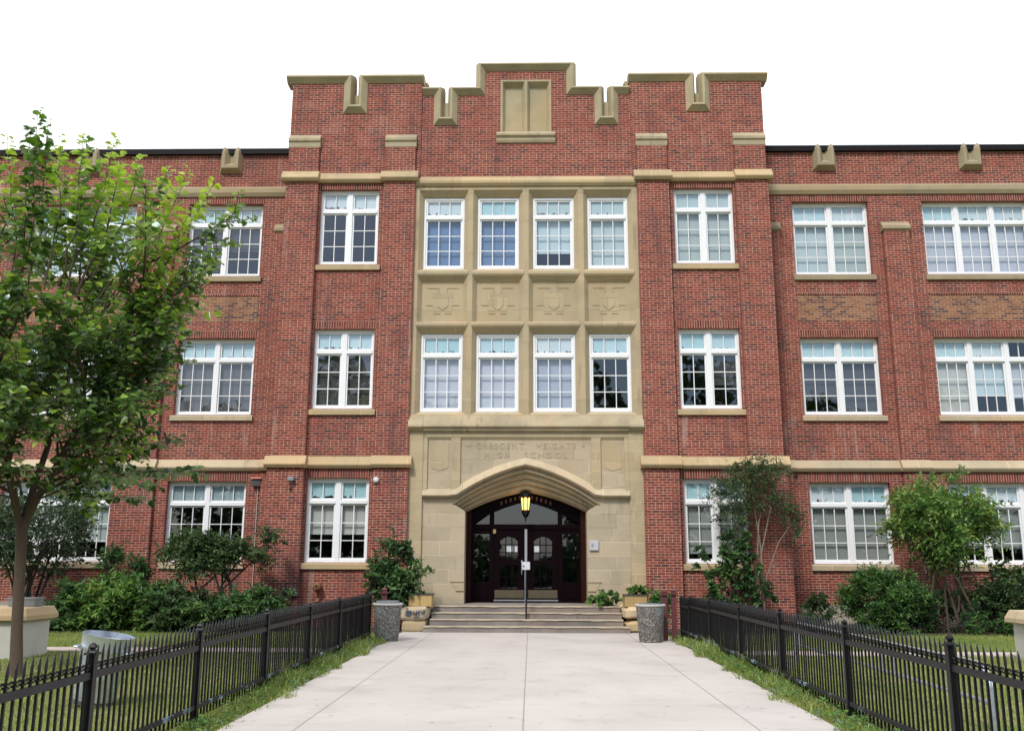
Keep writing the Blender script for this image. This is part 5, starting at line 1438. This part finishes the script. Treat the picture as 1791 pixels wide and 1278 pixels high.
shrub('round_bush', 'dense rounded green bush below the first right wing window', 'bush', (9.5, -1.3), (1.22, 1.0), -.12, 1.72, 24000, .075, .6, 'fresh_leaf', 63, tone=(.42, .2), clump=.34, up_bias=.7, simple=True, shape=rs_, stems=20)
es = []
for a in range(44):
    d = unit(rg0.normal(0, 1, 3)); es.append((d[0] * rg0.uniform(.5, 1.0), d[1] * .9, d[2] * rg0.uniform(.4, .95), 1.0))
es += [(-.98, 0, -.1, .5), (1.0, 0, -.4, .5), (.2, 0, .95, .7), (-.3, 0, .9, .6)]
shrub('elder_tree', 'bright green elder with pale flower heads and bare lower stems', 'tree', (11.3, -1.1), (1.72, .95), 1.65, 4.15, 11000, .155, .36, 'fresh_leaf', 64, tone=(.80, .2), stems=10, spread=.24, stem_mat='bark', clump=.52, shape=es, stem_r=.035, flowers=(26, .06, .93))
shrub('elder_seedling', 'sparse dark undergrowth around the elder stems', 'shrub', (11.2, -1.3), (.9, .5), -.1, 1.2, 1700, .12, .4, 'sumac_leaf', 65, 18, (.34, .2), clump=.28)
shrub('dark_bush', 'dark green bush behind the right low wall', 'bush', (13.2, -1.1), (1.45, .9), -.2, 1.85, 8500, .13, .55, 'dark_leaf', 66, 40, (.62, .24), clump=.42)
shrub('low_shrub', 'low ground hugging greenery in front of the dark bush', 'shrub', (12.4, -2.0), (1.4, .4), -.1, .45, 1300, .11, .55, 'fresh_leaf', 67, 20, (.38, .2), clump=.2)

# ---- lawn blades, longer weeds along the fences
def lawn(x0, x1, y0, y1, n, seed):
    rg = np.random.default_rng(seed)
    y = y0 + (y1 - y0) * rg.random(n) ** 1.0; x = rg.uniform(x0, x1, n)
    keep = ~((x < -3.9) & (y > -7.68) & (y < -6.72)) & ~((x > 4.1) & (y > -7.78) & (y < -6.82))
    x, y = x[keep], y[keep]; n = len(x)
    patch = np.sin(x * 1.1 + np.sin(y * .7) * 2) * np.sin(y * .9 + np.sin(x * .6) * 1.5)
    tone = .52 + .18 * patch + rg.normal(0, .14, n)
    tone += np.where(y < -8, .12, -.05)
    h = rg.uniform(.035, .075, n) * (1 + .3 * patch)
    return np.stack([x, y, np.full(n, -.03)], 1), h, rg.uniform(.006, .011, n), tone, rg.uniform(.1, .8, n)
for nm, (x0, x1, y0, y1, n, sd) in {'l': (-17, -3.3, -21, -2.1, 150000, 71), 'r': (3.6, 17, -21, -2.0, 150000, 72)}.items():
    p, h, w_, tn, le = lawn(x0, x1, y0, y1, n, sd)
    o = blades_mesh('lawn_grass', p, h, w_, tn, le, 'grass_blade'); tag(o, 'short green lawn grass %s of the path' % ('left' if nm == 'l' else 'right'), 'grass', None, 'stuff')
def weeds(xf, xe, seed, label):
    rg = np.random.default_rng(seed); n = 26000
    y = rg.uniform(-21, -4.3, n)
    wob = .10 * np.sin(y * 2.1) + .07 * np.sin(y * 5.3 + 1) + .05 * np.sin(y * 11.0)
    q = rg.random(n) ** .8
    x = xf + (xe + np.sign(xe - xf) * (wob * .9) - xf) * (q * 1.1 - .12)
    dens = .5 + .5 * np.sin(y * 1.7 + 2 * np.sin(y * .6)); keep = rg.random(n) < .45 + .55 * dens
    x, y, dens = x[keep], y[keep], dens[keep]; n = len(x)
    far = np.clip((y + 21) / 16, 0, 1)
    h = rg.gamma(3.5, .022, n) * (.7 + .8 * dens) * (.8 + .6 * far)
    tone = .36 + rg.normal(0, .14, n) + .30 * (np.sin(y * .8 + .5) * .5 + .5) * (rg.random(n)) + np.where(rg.random(n) < .06, .5, 0)
    o = blades_mesh('weeds', np.stack([x, y, np.full(n, -.03)], 1), h, rg.uniform(.007, .014, n), tone, rg.uniform(.15, 1.0, n), 'grass_blade')
    tag(o, label, 'weeds', None, 'stuff')
    # broad weed leaves
    m = 1000; yc = rg.uniform(-20, -4.4, 110); cl = rg.integers(0, 110, m)
    px_ = (xf + xe) / 2 + (rg.uniform(-.5, .5, 110) * abs(xe - xf))[cl] + rg.normal(0, .05, m); py_ = yc[cl] + rg.normal(0, .07, m)
    a = rg.uniform(0, 2 * np.pi, m)
    ax = np.stack([np.cos(a), np.sin(a), rg.uniform(.1, .9, m)], 1)
    ln = rg.uniform(.04, .085, m)
    w = leaves_mesh('weed_leaves', np.stack([px_, py_, rg.uniform(0, .09, m)], 1), ax, unit(np.array([0, 0, 1.0]) + rg.normal(0, .3, (m, 3))), ln, ln * .5, rg.normal(.6, .15, m), 'fresh_leaf', None)
    tag(w, label.replace('grass', 'broad leaves'), 'weeds', None, 'stuff')
weeds(-3.72, -3.12, 81, 'ragged weeds and grass under the left fence')
weeds(4.0, 3.42, 82, 'ragged weeds and grass under the right fence')

# ---- trees across the street, seen only as reflections in the panes
rg = np.random.default_rng(91); P, A, Nn, Ln, Tn = [], [], [], [], []
tm = MB()
for (x, y, h, rr) in ((-24, -46, 15, 5.5), (-15, -44, 17.5, 5.0), (-8.2, -47, 15, 3.6), (6.5, -45, 16.0, 3.6), (14, -44, 18, 5.2), (23, -46, 15, 5.5), (33, -47, 16, 6), (-34, -47, 17, 6)):
    tm.tube([(x, y, -.2), (x + .2, y, h * .3), (x, y, h * .75)], [.35, .28, .1], 8)
    n = 1700; d = unit(rg.normal(0, 1, (n, 3))); lump = 1 + .25 * np.sin(d[:, 0] * 5 + x) * np.sin(d[:, 2] * 6 + y)
    p = d * (rg.uniform(.55, 1.0, n) ** .4 * lump)[:, None] * np.array([rr, rr, h * .40]) + np.array([x, y, h * .58])
    P.append(p); A.append(rg.normal(0, 1, (n, 3))); Nn.append(unit(d + rg.normal(0, .5, (n, 3)))); Ln.append(rg.uniform(.5, 1.0, n)); Tn.append(rg.normal(.35, .18, n))
for (x, y, h, rr) in [(xx, -44 + .5 * math.sin(xx), (2.2 if abs(xx) < 3.0 else 4.6 + math.sin(xx * 1.7)), 2.2) for xx in np.arange(-40, 41, 2.1)]:
    n = 420; d = unit(rg.normal(0, 1, (n, 3)))
    p = d * (rg.uniform(.6, 1.0, n) ** .4)[:, None] * np.array([rr, 1.6, h * .55]) + np.array([x, y, h * .46])
    P.append(p); A.append(rg.normal(0, 1, (n, 3))); Nn.append(unit(d + rg.normal(0, .5, (n, 3)))); Ln.append(rg.uniform(.45, .8, n)); Tn.append(rg.normal(.35, .18, n))
FW_ = leaves_mesh('far_trees', np.concatenate(P), np.concatenate(A), np.concatenate(Nn), np.concatenate(Ln), np.concatenate(Ln) * .7, np.concatenate(Tn), 'dark_leaf', None, simple=True)
tag(FW_, 'row of broadleaf trees across the street facing the school', 'trees', None, 'stuff')
o = mesh_obj('trunks', tm.v, tm.f, MAT['dark_bark'], FW_)
